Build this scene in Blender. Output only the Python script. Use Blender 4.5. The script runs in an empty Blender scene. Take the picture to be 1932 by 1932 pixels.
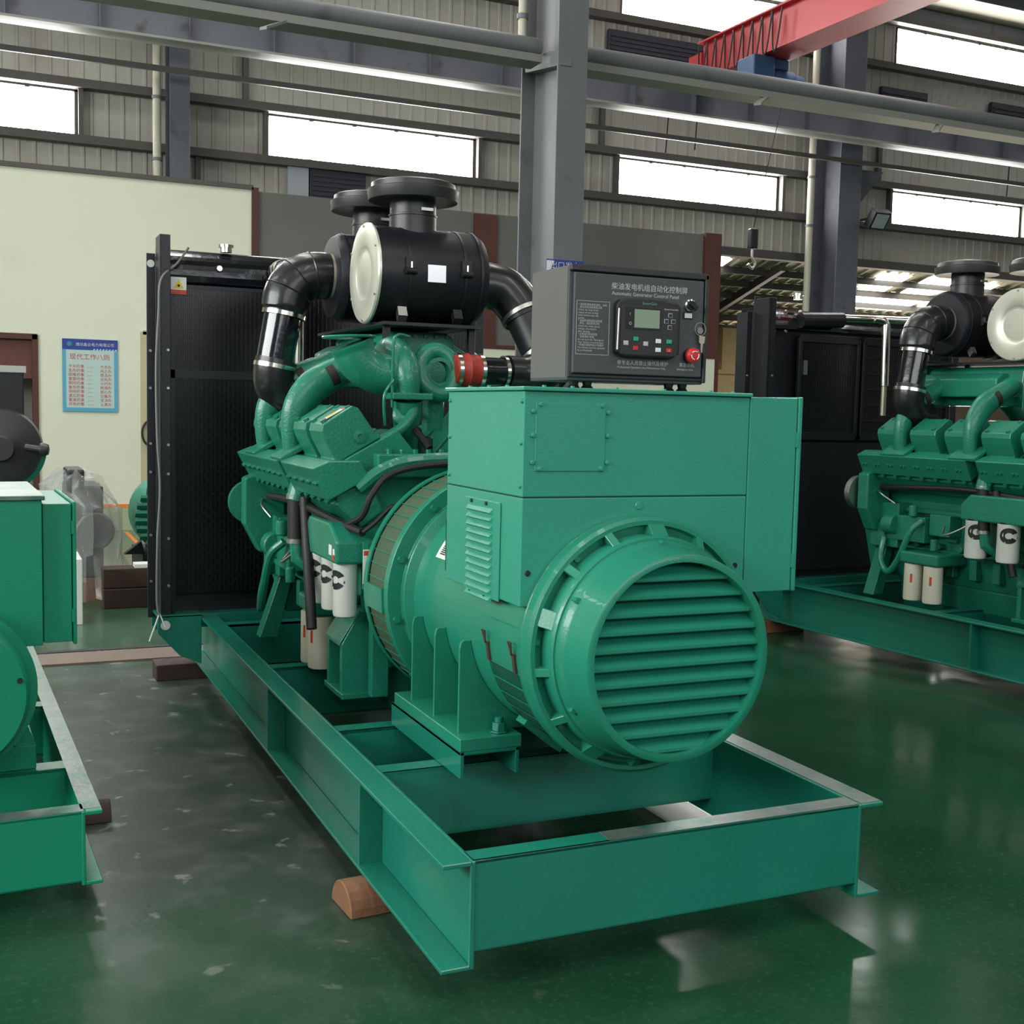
import bpy, bmesh, math, random
from mathutils import Vector, Matrix
random.seed(7)
S = bpy.context.scene
COL = S.collection
PI = math.pi
V = Vector

# ---------------------------------------------------------------- camera
yaw, pit, rol, FPX = .4209, -.0876, .0231, 2211.3
cy, sy = math.cos(yaw), math.sin(yaw)
fw = V((sy*math.cos(pit), cy*math.cos(pit), math.sin(pit)))
r0 = V((cy, -sy, 0)); u0 = r0.cross(fw)
rt = r0*math.cos(rol) + u0*math.sin(rol); up = -r0*math.sin(rol) + u0*math.cos(rol)
cd = bpy.data.cameras.new('camera'); cam = bpy.data.objects.new('camera', cd); COL.objects.link(cam)
cd.sensor_width = 36; cd.lens = FPX/1932*36; cd.clip_start = .05; cd.clip_end = 200
M = Matrix((rt, up, -fw)).transposed().to_4x4(); M.translation = V((-1.2386, -2.9864, 1.7046))
cam.matrix_world = M
S.camera = cam

# ---------------------------------------------------------------- world, lights, exposure
w = bpy.data.worlds.new('world'); S.world = w; w.use_nodes = True
w.node_tree.nodes['Background'].inputs[0].default_value = (.86, .93, 1, 1)
w.node_tree.nodes['Background'].inputs[1].default_value = .12
def area(name, loc, rot, sx, sy_, power, color=(1, 1, 1)):
    l = bpy.data.lights.new(name, 'AREA'); l.shape = 'RECTANGLE'; l.size = sx; l.size_y = sy_
    l.energy = power; l.color = color
    o = bpy.data.objects.new(name, l); COL.objects.link(o); o.location = loc; o.rotation_euler = rot
    return o
# daylight through the long window band of the left wall
area('left_window_daylight', (-11.8, -.5, 5.6), (0, math.radians(-78), 0), 3.4, 13.0, 1500, (.95, 1, .97))
# added fill from behind the camera for the cream wall; no window there
area('rear_fill', (1.0, -13.2, 6.0), (math.radians(78), 0, 0), 16.0, 3.4, 520, (.95, .98, 1))
# added fill that lifts the lean-to ceiling; the end wall has no opening
area('lean_to_fill', (20, 17.5, 1.2), (math.radians(-115), 0, 0), 16.0, 2.2, 620, (1, .90, .74))
S.view_settings.view_transform = 'Standard'; S.view_settings.look = 'None'
S.view_settings.exposure = 0.35; S.view_settings.gamma = 1; S.view_settings.use_curve_mapping = False

# ---------------------------------------------------------------- materials
def mat(name, color, rough=.5, metal=0, emit=0, bump=0, bscale=30, var=0, vscale=3, coat=0, dirt=None, dscale=4, dthr=.6, spec=.5, trans=0, alpha=1, ecol=None):
    m = bpy.data.materials.new(name); m.use_nodes = True
    N = m.node_tree.nodes; L = m.node_tree.links; b = N['Principled BSDF']
    b.inputs['Base Color'].default_value = (*color, 1); b.inputs['Roughness'].default_value = rough
    b.inputs['Metallic'].default_value = metal; b.inputs['Coat Weight'].default_value = coat
    b.inputs['Specular IOR Level'].default_value = spec; b.inputs['Alpha'].default_value = alpha
    b.inputs['Transmission Weight'].default_value = trans
    if emit:
        b.inputs['Emission Color'].default_value = (*(ecol or color), 1); b.inputs['Emission Strength'].default_value = emit
    if bump or var or dirt:
        tc = N.new('ShaderNodeTexCoord')
    if bump:
        n = N.new('ShaderNodeTexNoise'); n.inputs['Scale'].default_value = bscale; n.inputs['Detail'].default_value = 5
        L.new(tc.outputs['Object'], n.inputs['Vector'])
        bp = N.new('ShaderNodeBump'); bp.inputs['Strength'].default_value = bump; bp.inputs['Distance'].default_value = .01
        L.new(n.outputs['Fac'], bp.inputs['Height']); L.new(bp.outputs['Normal'], b.inputs['Normal'])
    if var or dirt:
        n = N.new('ShaderNodeTexNoise'); n.inputs['Scale'].default_value = vscale; n.inputs['Detail'].default_value = 6
        L.new(tc.outputs['Object'], n.inputs['Vector'])
        mx = N.new('ShaderNodeMix'); mx.data_type = 'RGBA'
        mx.inputs[6].default_value = (*[c*(1-var) for c in color], 1); mx.inputs[7].default_value = (*[min(1, c*(1+var)) for c in color], 1)
        L.new(n.outputs['Fac'], mx.inputs[0]); out = mx.outputs[2]
        if dirt:
            n2 = N.new('ShaderNodeTexNoise'); n2.inputs['Scale'].default_value = dscale; n2.inputs['Detail'].default_value = 9
            L.new(tc.outputs['Object'], n2.inputs['Vector'])
            rp = N.new('ShaderNodeMapRange'); rp.inputs[1].default_value = dthr; rp.inputs[2].default_value = dthr+.15
            L.new(n2.outputs['Fac'], rp.inputs[0])
            m2 = N.new('ShaderNodeMix'); m2.data_type = 'RGBA'; L.new(rp.outputs[0], m2.inputs[0])
            L.new(out, m2.inputs[6]); m2.inputs[7].default_value = (*dirt, 1); out = m2.outputs[2]
        L.new(out, b.inputs['Base Color'])
    return m
GREEN = mat('green_paint', (.028, .29, .195), .40, bump=.10, bscale=160, var=.10, vscale=2.5, coat=.3)
GREENB = mat('green_paint_shaded', (.016, .225, .14), .34, bump=.10, bscale=160, var=.10, vscale=2.5, coat=.2)  # box green taken darker, for the weaker light low on the alternator body
GREENC = mat('green_cast_paint', (.013, .20, .125), .34, bump=.22, bscale=90, var=.16, vscale=6, coat=.2)
GREEND = mat('green_frame_paint', (.010, .185, .125), .33, bump=.10, bscale=60, var=.18, vscale=3, coat=.2)
GREEN3 = mat('green_paint_vivid', (.004, .235, .13), .38, bump=.08, bscale=160, var=.08, vscale=2)
BARE = mat('scuffed_steel_green', (.16, .21, .19), .35, metal=.5, bump=.15, bscale=40, var=.35, vscale=14, dirt=(.02, .16, .11), dscale=6, dthr=.52)
BLACKG = mat('black_gloss_paint', (.006, .007, .010), .16, bump=.15, bscale=18, coat=.6)
BLACK = mat('black_satin_paint', (.010, .011, .015), .42, bump=.06, bscale=200)
BLACKP = mat('grey_black_plastic', (.035, .034, .036), .38, bump=.05, bscale=120)
RUBBER = mat('black_rubber', (.012, .012, .013), .33, bump=.12, bscale=30, coat=.2)
BAND = mat('dark_brown_rubber', (.035, .022, .018), .6)
HOSE = mat('hose_matt_black', (.012, .010, .010), .55)
CHROME = mat('bright_steel', (.72, .70, .62), .18, metal=1)
STEEL = mat('dull_steel', (.5, .5, .46), .38, metal=1, bump=.1)
SILVER = mat('silver_end_cap', (.72, .70, .60), .36, metal=.55, bump=.03)
ALU = mat('aluminium_plate', (.8, .8, .8), .32, metal=.8)
FILTW = mat('filter_white', (.72, .72, .66), .38, var=.06, vscale=8, dirt=(.35, .33, .27), dscale=7, dthr=.66)
FILTC = mat('filter_cream', (.66, .62, .50), .45, var=.1, vscale=8)
REDH = mat('red_silicone', (.38, .035, .02), .45)
PANELG = mat('panel_dark_grey', (.060, .062, .068), .5, bump=.12, bscale=400)
PANELD = mat('panel_edge_grey', (.022, .022, .024), .45)
MODULE = mat('controller_black', (.012, .013, .013), .35)
LCD = mat('lcd_green', (.22, .30, .20), .3, emit=.05)
WHITEINK = mat('white_ink', (.62, .62, .62), .6)
GREYINK = mat('grey_ink', (.52, .53, .53), .6)
WHITE = mat('white_plastic', (.8, .8, .78), .4)
GBTN = mat('green_button', (.01, .35, .16), .4)
RBTN = mat('red_button', (.6, .02, .02), .35)
KEY = mat('brass_key', (.5, .45, .36), .4, metal=.6)
STICK = mat('white_sticker', (.75, .75, .70), .5)
STICKR = mat('red_sticker', (.55, .05, .03), .5)
STICKY = mat('yellow_sticker', (.75, .60, .04), .5)
INK = mat('black_ink', (.01, .01, .01), .6)
MESHY = mat('expanded_metal_screen', (.070, .115, .062), .6, bump=.5, bscale=500, var=.3, vscale=60)
DARKG = mat('dark_cavity_green', (.006, .05, .035), .5)
WOOD = mat('raw_wood', (.22, .10, .05), .75, bump=.4, bscale=30, var=.4, vscale=9)
WOODD = mat('dark_wood', (.055, .03, .022), .75, bump=.3, bscale=25, var=.35, vscale=6)
PLY = mat('crate_wood', (.50, .36, .18), .7, bump=.2, var=.2, vscale=5)
STEELG = mat('grey_steel_paint', (.15, .155, .16), .5, bump=.08, bscale=12, var=.18, vscale=2.2, dirt=(.09, .085, .08), dscale=3, dthr=.62)
STEELGD = mat('dark_grey_steel_paint', (.10, .105, .125), .55, bump=.08, bscale=12, var=.15, vscale=2, dirt=(.05, .045, .04), dscale=3, dthr=.6)
CLIP = mat('toggle_clip_steel', (.10, .07, .05), .5, metal=.4)
CABLE = mat('grey_cable_jacket', (.20, .20, .19), .5)
FLANGE = mat('pale_flange_paint', (.22, .225, .195), .5, var=.1, vscale=2)
PVC = mat('pvc_cream', (.52, .50, .40), .45)
CREAM = mat('cream_wall_paint', (.72, .73, .58), .8, var=.07, vscale=.8, bump=.03, bscale=8, dirt=(.68, .68, .54), dscale=1.3, dthr=.62)
DADO = mat('pale_green_dado', (.36, .42, .27), .45, var=.08, vscale=1)
ORANGE = mat('orange_line', (.85, .22, .03), .5)
PANELGREY = mat('grey_partition', (.135, .14, .125), .8, var=.2, vscale=.9, bump=.1, bscale=5)
RUST = mat('rust_red_primer', (.085, .028, .020), .7, var=.3, vscale=2)
SHEET = mat('corrugated_sheet', (.40, .385, .33), .6, var=.10, vscale=.7, dirt=(.31, .28, .24), dscale=.9, dthr=.60)
ROOFM = mat('roof_sheet', (.46, .41, .31), .7, var=.12, vscale=1)
ROOFW = mat('cream_ceiling', (.40, .38, .30), .8, var=.1, vscale=1)
GIRT = mat('girt_steel', (.085, .078, .07), .6, var=.2, vscale=2)
GLOW = mat('daylight_pane', (1, 1, 1), .5, emit=24, ecol=(1, .99, .97))
GLOWS = mat('skylight_pane', (1, 1, 1), .5, emit=9, ecol=(1, .99, .96))
REDC = mat('crane_red_paint', (.50, .035, .045), .45, var=.1, vscale=1)
BLUEH = mat('hoist_blue_paint', (.03, .075, .17), .45, var=.2, vscale=5)
BLUES = mat('sign_blue', (.02, .05, .28), .5)
VENT = mat('dark_vent', (.03, .03, .042), .6)
GLASSW = mat('greyish_pane', (.35, .38, .40), .3)
PLASTIC = mat('clear_plastic_wrap', (.55, .57, .55), .16, alpha=.27, bump=1.0, bscale=14, coat=.5)
BRICK = mat('dim_brick', (.16, .12, .09), .8, var=.3, vscale=3)
DOORR = mat('door_rust_red', (.13, .04, .03), .6, var=.15, vscale=2)
DOORC = mat('door_frame_cream', (.50, .46, .30), .6)

def floor_mat():
    m = bpy.data.materials.new('epoxy_floor'); m.use_nodes = True
    N = m.node_tree.nodes; L = m.node_tree.links; b = N['Principled BSDF']
    tc = N.new('ShaderNodeTexCoord'); sp = N.new('ShaderNodeSeparateXYZ'); L.new(tc.outputs['Object'], sp.inputs[0])
    def noise(sc, det=8, dist=0):
        n = N.new('ShaderNodeTexNoise'); n.inputs['Scale'].default_value = sc; n.inputs['Detail'].default_value = det
        n.inputs['Distortion'].default_value = dist; L.new(tc.outputs['Object'], n.inputs['Vector']); return n.outputs['Fac']
    def mr(src, a, bb, c=0, d=1):
        n = N.new('ShaderNodeMapRange'); n.interpolation_type = 'SMOOTHSTEP'
        for i, v in enumerate((a, bb, c, d)): n.inputs[i+1].default_value = v
        L.new(src, n.inputs[0]); return n.outputs[0]
    def mth(op, x, y):
        n = N.new('ShaderNodeMath'); n.operation = op
        for i, v in enumerate((x, y)):
            if hasattr(v, 'is_linked'): L.new(v, n.inputs[i])
            else: n.inputs[i].default_value = v
        return n.outputs[0]
    def mix(f, a, c):
        n = N.new('ShaderNodeMix'); n.data_type = 'RGBA'
        if hasattr(f, 'is_linked'): L.new(f, n.inputs[0])
        else: n.inputs[0].default_value = f
        for i, v in ((6, a), (7, c)):
            if hasattr(v, 'is_linked'): L.new(v, n.inputs[i])
            else: n.inputs[i].default_value = (*v, 1)
        return n.outputs[2]
    base = mix(mr(noise(1.1, 6), .35, .7), (.009, .046, .020), (.013, .066, .029))
    base = mix(mr(noise(40, 3), .5, .8), base, (.022, .08, .042))
    # a lane worn grey by traffic left of the middle machine
    lane = mth('MULTIPLY', mr(sp.outputs[0], -1.25, -.75), mr(sp.outputs[0], .5, .1))
    lane = mth('MULTIPLY', lane, mth('MULTIPLY', mr(sp.outputs[1], -.4, 1.4), mr(sp.outputs[1], 6, 4.6)))
    wear = mth('MULTIPLY', lane, mr(noise(1.6, 10, .3), .25, .75, .45, 1))
    base = mix(mth('MULTIPLY', wear, .9), base, (.058, .070, .060))
    base = mix(mth('MULTIPLY', lane, mr(noise(5, 8, .2), .45, .75, 0, .5)), base, (.15, .155, .145))
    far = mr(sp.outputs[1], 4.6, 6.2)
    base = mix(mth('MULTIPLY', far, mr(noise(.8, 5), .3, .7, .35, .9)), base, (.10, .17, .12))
    spots = mr(noise(7, 10, .3), .63, .70)
    base = mix(mth('MULTIPLY', mth('MULTIPLY', spots, lane), .7), base, (.30, .30, .27))
    dust = mr(noise(1.7, 8, .4), .5, .75)
    base = mix(mth('MULTIPLY', dust, .12), base, (.085, .10, .085))
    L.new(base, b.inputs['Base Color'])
    rr = mth('ADD', mr(noise(3, 7), .3, .7, .12, .20), mth('MULTIPLY', wear, .30)); L.new(rr, b.inputs['Roughness'])
    bp = N.new('ShaderNodeBump'); bp.inputs['Strength'].default_value = .05; bp.inputs['Distance'].default_value = .01
    L.new(noise(9, 5), bp.inputs['Height']); L.new(bp.outputs[0], b.inputs['Normal'])
    b.inputs['Specular IOR Level'].default_value = .13
    return m
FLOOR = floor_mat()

def screen_mat():
    """black guard sheet pierced by staggered upright slots"""
    m = bpy.data.materials.new('slotted_guard'); m.use_nodes = True
    N = m.node_tree.nodes; L = m.node_tree.links; b = N['Principled BSDF']
    tc = N.new('ShaderNodeTexCoord'); sp = N.new('ShaderNodeSeparateXYZ'); cb = N.new('ShaderNodeCombineXYZ')
    L.new(tc.outputs['Object'], sp.inputs[0]); L.new(sp.outputs[2], cb.inputs[0]); L.new(sp.outputs[0], cb.inputs[1])
    br = N.new('ShaderNodeTexBrick'); L.new(cb.outputs[0], br.inputs['Vector'])
    br.inputs['Scale'].default_value = 1; br.inputs['Brick Width'].default_value = .055; br.inputs['Row Height'].default_value = .026
    br.inputs['Mortar Size'].default_value = .006; br.inputs['Mortar Smooth'].default_value = .2
    br.inputs['Color1'].default_value = br.inputs['Color2'].default_value = (.001, .001, .001, 1)
    br.inputs['Mortar'].default_value = (.006, .0065, .009, 1)
    L.new(br.outputs['Color'], b.inputs['Base Color'])
    bp = N.new('ShaderNodeBump'); bp.inputs['Strength'].default_value = 1; bp.inputs['Distance'].default_value = .008
    L.new(br.outputs['Fac'], bp.inputs['Height']); L.new(bp.outputs[0], b.inputs['Normal'])
    b.inputs['Roughness'].default_value = .28
    return m
SCREEN = screen_mat()

# ---------------------------------------------------------------- mesh builder
class MB:
    def __init__(s): s.v = []; s.f = []; s.sm = []; s.mi = []; s.cur = 0
    def face(s, idx, smooth=False): s.f.append(tuple(idx)); s.sm.append(smooth); s.mi.append(s.cur)
    def add(s, pts): n = len(s.v); s.v += [tuple(p) for p in pts]; return n
    def obox(s, c, ax, ay, az):
        c = V(c); ax = V(ax); ay = V(ay); az = V(az)
        n = s.add([c+i*ax+j*ay+k*az for i in (-1, 1) for j in (-1, 1) for k in (-1, 1)])
        for q in ((0, 1, 3, 2), (4, 6, 7, 5), (0, 4, 5, 1), (2, 3, 7, 6), (0, 2, 6, 4), (1, 5, 7, 3)): s.face([n+i for i in q])
        return s
    def box(s, x0, x1, y0, y1, z0, z1):
        return s.obox(((x0+x1)/2, (y0+y1)/2, (z0+z1)/2), ((x1-x0)/2, 0, 0), (0, (y1-y0)/2, 0), (0, 0, (z1-z0)/2))
    def prism(s, poly, axis, a0, a1):
        """extrude a 2-D polygon: axis 'x' poly=(y,z); 'y' poly=(x,z); 'z' poly=(x,y)"""
        def P(p, a): return {'x': (a, p[0], p[1]), 'y': (p[0], a, p[1]), 'z': (p[0], p[1], a)}[axis]
        n = len(poly); b = s.add([P(p, a0) for p in poly]+[P(p, a1) for p in poly])
        s.face(range(b, b+n)); s.face(reversed(range(b+n, b+2*n)))
        for i in range(n): j = (i+1) % n; s.face((b+i, b+n+i, b+n+j, b+j))
        return s
    def lathe(s, prof, o=(0, 0, 0), axis=(0, 1, 0), seg=48, a0=0, a1=2*PI, close=False):
        o = V(o); ax = V(axis).normalized()
        u = ax.cross(V((0, 0, 1))) if abs(ax.z) < .9 else ax.cross(V((0, 1, 0)))
        u.normalize(); w_ = ax.cross(u)
        full = abs(a1-a0-2*PI) < 1e-6; m = seg if full else seg+1; rings = []
        for r, h in prof:
            if r < 1e-6: rings.append([s.add([o+ax*h])])
            else: b = s.add([o+ax*h+(u*math.cos(a)+w_*math.sin(a))*r for a in (a0+(a1-a0)*i/seg for i in range(m))]); rings.append(list(range(b, b+m)))
        for k in range(len(rings)-1+(1 if close else 0)):
            A = rings[k]; B = rings[(k+1) % len(rings)]
            for i in range(seg):
                j = (i+1) % m
                if len(A) == 1 and len(B) == 1: continue
                if len(A) == 1: s.face((A[0], B[j], B[i]), True)
                elif len(B) == 1: s.face((A[i], A[j], B[0]), True)
                else: s.face((A[i], A[j], B[j], B[i]), True)
        return s
    def cyl(s, p0, p1, r, seg=16, r1=None):
        p0 = V(p0); p1 = V(p1); h = (p1-p0).length
        return s.lathe([(0, 0), (r, 0), (r if r1 is None else r1, h), (0, h)], p0, p1-p0, seg)
    def tube(s, path, rad, seg=14, sq=None):
        """sweep; rad number or list; sq=(vector, factor list) widens along a direction"""
        path = [V(p) for p in path]; n = len(path); rad = rad if isinstance(rad, (list, tuple)) else [rad]*n
        t = [(path[min(i+1, n-1)]-path[max(i-1, 0)]).normalized() for i in range(n)]
        u = t[0].cross(V((0, 0, 1)));
        if u.length < .1: u = t[0].cross(V((0, 1, 0)))
        u.normalize(); rings = []
        for i in range(n):
            u = (u-t[i]*u.dot(t[i])).normalized(); w_ = t[i].cross(u)
            pts = []
            for k in range(seg):
                a = 2*PI*k/seg; d = (u*math.cos(a)+w_*math.sin(a))*rad[i]
                if sq: d = d+V(sq[0])*(d.dot(V(sq[0])))*(sq[1][i]-1)
                pts.append(path[i]+d)
            rings.append(s.add(pts))
        for i in range(n-1):
            for k in range(seg): j = (k+1) % seg; s.face((rings[i]+k, rings[i]+j, rings[i+1]+j, rings[i+1]+k), True)
        for b, fl in ((rings[0], 1), (rings[-1], 0)):
            c = s.add([path[0] if fl else path[-1]])
            for k in range(seg): j = (k+1) % seg; s.face((c, b+j, b+k) if fl else (c, b+k, b+j))
        return s
    def hexb(s, p, d, r, h):
        return s.lathe([(0, 0), (r, 0), (r, h), (0, h)], p, d, 6)
    def build(s, name, m, parent=None, bevel=0, seg=2, sharp=None):
        me = bpy.data.meshes.new(name); me.from_pydata(s.v, [], s.f)
        me.polygons.foreach_set('use_smooth', s.sm)
        ms = m if isinstance(m, (list, tuple)) else [m]
        for k in ms: me.materials.append(k)
        if len(ms) > 1: me.polygons.foreach_set('material_index', s.mi)
        bm = bmesh.new(); bm.from_mesh(me); bmesh.ops.recalc_face_normals(bm, faces=bm.faces)
        for e in bm.edges:
            if len(e.link_faces) == 2 and e.calc_face_angle(0) > math.radians(35): e.smooth = False
        bm.to_mesh(me); bm.free(); me.update()
        o = bpy.data.objects.new(name, me); COL.objects.link(o)
        if parent: o.parent = parent
        if bevel:
            b = o.modifiers.new('bevel', 'BEVEL'); b.width = bevel; b.segments = seg; b.limit_method = 'ANGLE'; b.angle_limit = math.radians(40); b.harden_normals = False
        return o
def bolts(name, spec, m, parent):
    for p, d, r_, h in spec: MB().hexb(p, d, r_, h).build(name, m, parent)
def tag(o, label, cat, group=None):
    o['label'] = label; o['category'] = cat
    if group: o['group'] = group
    return o
def struct(o, label=None):
    o['kind'] = 'structure'
    if label: o['label'] = label
    return o
def thing(name, label, cat, loc=(0, 0, 0), rz=0, group=None):
    o = bpy.data.objects.new(name, None); COL.objects.link(o); o.location = loc; o.rotation_euler = (0, 0, rz); o.empty_display_size = .1
    return tag(o, label, cat, group)
def arcp(c, u, v_, r, a0, a1, n):
    c = V(c); u = V(u); v_ = V(v_)
    return [c+(u*math.cos(a)+v_*math.sin(a))*r for a in (a0+(a1-a0)*i/n for i in range(n+1))]
def bez(p, n=14):
    """Catmull-Rom through points"""
    p = [V(q) for q in p]; p = [p[0]*2-p[1]]+p+[p[-1]*2-p[-2]]; out = []
    for i in range(1, len(p)-2):
        for k in range(n):
            t = k/n; a, b, c, d = p[i-1:i+3]
            out.append(.5*((2*b)+(c-a)*t+(2*a-5*b+4*c-d)*t*t+(3*b-a-3*c+d)*t**3))
    return out+[p[-2]]
def text(name, lines, m, parent, o, right=(1, 0, 0), upv=(0, 0, 1), align='LEFT', ext=.0004):
    """lines: list of (string, size, dx, dy) put on the plane through o; one mesh"""
    right = V(right).normalized(); upv = V(upv).normalized(); nrm = right.cross(upv)
    mb = MB()
    for st, size, dx, dy in lines:
        cu = bpy.data.curves.new('t', 'FONT'); cu.body = st; cu.size = size; cu.align_x = align; cu.resolution_u = 2
        ob = bpy.data.objects.new('t', cu); COL.objects.link(ob)
        bpy.context.view_layer.update()
        me = bpy.data.meshes.new_from_object(ob.evaluated_get(bpy.context.evaluated_depsgraph_get()))
        b = len(mb.v)
        for q in me.vertices: mb.v.append(tuple(V(o)+right*(q.co.x+dx)+upv*(q.co.y+dy)+nrm*ext))
        for f in me.polygons: mb.face([b+i for i in f.vertices])
        bpy.data.objects.remove(ob); bpy.data.curves.remove(cu); bpy.data.meshes.remove(me)
    return mb.build(name, m, parent)

# ================================================================ the hall
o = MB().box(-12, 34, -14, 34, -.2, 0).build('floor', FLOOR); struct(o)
BW = 14.0
def corr(mb, x0, x1, z0, z1, y=BW, pitch=.2, d=.016):
    """upright ribbed sheet, ribs toward the room"""
    x = x0; pr = []
    while x < x1-1e-6:
        for dx, dd in ((0, 0), (.14, 0), (.155, d), (.185, d)):
            if x+dx < x1: pr.append((x+dx, y-dd))
        x += pitch
    pr.append((x1, y))
    n = len(pr); b = mb.add([(p[0], p[1], z0) for p in pr]+[(p[0], p[1], z1) for p in pr])
    for i in range(n-1): mb.face((b+i, b+i+1, b+n+i+1, b+n+i))
    mb.box(x0, x1, y+.005, y+.05, z0, z1)
WINX = [(-3.2, -.09), (2.42, 5.61), (8.05, 11.24), (13.65, 16.9), (19.3, 22.5)]
mb = MB()
EAVE = 8.98
corr(mb, -12, 34, 4.42, 5.18)
for zz0, zz1 in ((5.18, 5.78), (7.97, 8.64)):
    xs = [-12]+[v for p in WINX for v in p]+[34]
    for i in range(0, len(xs), 2): corr(mb, xs[i], xs[i+1], zz0, zz1)
corr(mb, -12, 34, 5.78, 7.97); corr(mb, -12, 34, 8.64, EAVE)
corr(mb, -12, 2.0, 0, 4.42)
struct(mb.build('wall_back', SHEET))
k = 1
for zz0, zz1 in ((5.18, 5.78), (7.97, 8.64)):
    for x0, x1 in WINX:
        f = MB().box(x0, x1, BW-.02, BW+.03, zz0, zz0+.025).box(x0, x1, BW-.02, BW+.03, zz1-.02, zz1)
        f.box(x0, x0+.03, BW-.02, BW+.03, zz0, zz1).box(x1-.045, x1, BW-.02, BW+.03, zz0, zz1)
        n = 5
        for i in range(1, n): xx = x0+(x1-x0)*i/n; f.box(xx-.03, xx+.03, BW-.03, BW+.03, zz1-.035, zz1).box(xx-.03, xx+.03, BW-.03, BW+.03, zz0, zz0+.035)
        f = struct(f.build('window_%d' % k, GIRT)); k += 1
        p = MB().box(x0, x1, BW+.035, BW+.04, zz0, zz1).build('pane', GLOW, f)
# girts (horizontal rails carrying the sheet)
mb = MB()
for z in (5.12, 5.84, 7.15, 7.9, 8.72): mb.box(-12, 34, BW-.20, BW-.04, z-.055, z+.055)
mb.box(10, 34, BW-.2, BW-.02, 4.36, 4.5)
struct(mb.build('trim_1', GIRT))
mb = MB()
for x0, x1 in WINX:
    mb.box(x0-.35, x0-.27, BW-.12, BW-.04, 5.84, 7.1) if x0 > 0 else None
    mb.box(x0-.06, x0, BW-.14, BW-.03, 5.17, 5.8).box(x1, x1+.06, BW-.14, BW-.03, 5.17, 5.8)
    mb.box(x0-1.0, x0-.93, BW-.12, BW-.04, 4.5, 5.1)
struct(mb.build('trim_2', GIRT))

# left part of the partition: cream plaster with doors
WY = 13.1
mb = MB()
DX0, DX1 = -2.1, -.66     # left doorway
EX0, EX1 = .62, 1.75      # doorway behind the middle machine
mb.box(-12, DX0, WY, WY+.2, 0, 4.55).box(DX0, DX1, WY, WY+.2, 2.5, 4.55).box(DX1, EX0, WY, WY+.2, .0, 4.55)
mb.box(EX0, EX1, WY, WY+.2, 2.6, 4.55).box(EX1, 2.03, WY, WY+.2, 0, 4.55)
struct(mb.build('wall_partition', CREAM))
mb = MB().box(-12, 2.05, WY-.03, WY+.22, 4.55, 4.61); struct(mb.build('trim_3', GIRT))
mb = MB()
for a, b in ((-12, DX0), (DX1, EX0), (EX1, 2.03)): mb.box(a, b, WY-.006, WY, 0, .30)
struct(mb.build('baseboard_back', DADO))
mb = MB()
for a, b in ((-12, DX0), (DX1, EX0), (EX1, 2.03)): mb.box(a, b, WY-.009, WY, .30, .345)
struct(mb.build('trim_4', ORANGE))
mb = MB().box(DX1-.06, DX1+.01, WY-.03, WY+.22, 0, 2.5).box(DX0, DX1, WY-.03, WY+.22, 2.44, 2.51)
struct(mb.build('trim_5', RUST))
d = struct(MB().box(DX0, DX1-.06, WY+.06, WY+.12, 1.95, 2.44).box(DX0, -1.5, WY+.06, WY+.12, 0, 1.95).build('door_1', DOORR))
mb = MB().box(EX0-.03, EX0+.05, WY-.03, WY+.2, 0, 2.6).box(EX0, EX1, WY-.03, WY+.2, 2.56, 2.62).box(EX1-.05, EX1+.03, WY-.03, WY+.2, 0, 2.6)
struct(mb.build('trim_6', DOORC))
struct(MB().box(EX0+.05, EX1-.05, WY+.1, WY+.15, 0, 2.56).build('door_2', DOORC))
# grey partition with rusty posts
mb = MB().box(2.12, 9.30, WY+.02, WY+.12, 2.6, 4.54).box(2.12, 5.3, WY+.02, WY+.12, 0, 2.6)
struct(mb.build('wall_partition_grey', PANELGREY))
struct(MB().box(5.3, 9.45, WY-.05, WY+.1, 0, 2.6).build('wall_partition_low', CREAM))
mb = MB().box(2.03, 2.12, WY-.03, WY+.15, 0, 4.58).box(5.25, 5.62, WY-.02, WY+.12, 2.6, 4.52).box(9.2, 9.5, WY-.05, WY+.15, 2.6, 4.56).box(9.45, 9.52, WY-.06, WY+.15, 0, 2.6)
mb.box(5.3, 9.45, WY-.06, WY+.02, 2.58, 2.64)
struct(mb.build('trim_7', RUST))

# lean-to bay beyond the right opening
mb = MB()
x = 8.0
LY0, LY1, LZ0, LZ1 = 14.1, 17.9, 4.44, 3.30
b0 = []
pr = []
while x < 34: pr += [(x, 0), (x+.17, 0), (x+.19, -.04), (x+.23, -.04)]; x += .25
n = len(pr); b = mb.add([(p[0], LY0, LZ0+p[1]) for p in pr]+[(p[0], LY1, LZ1+p[1]) for p in pr])
for i in range(n-1): mb.face((b+i, b+i+1, b+n+i+1, b+n+i))
struct(mb.build('ceiling_lean_to', ROOFM))
mb = MB()
for i in range(7):
    y = 14.55+.52*i; z = LZ0+(LZ1-LZ0)*(y-LY0)/(LY1-LY0)-.14
    mb.box(8, 34, y-.03, y+.03, z+.0, z+.12)
for xx in (11.5, 17.5, 23.5, 29.5): mb.obox((xx, 16, 3.72), (.05, 0, 0), (0, 1.9, -.57), (0, 0, .07))
struct(mb.build('trim_8', GIRT))
k = 20
LZ = lambda y: LZ0-.3*(y-LY0)-.05
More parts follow.
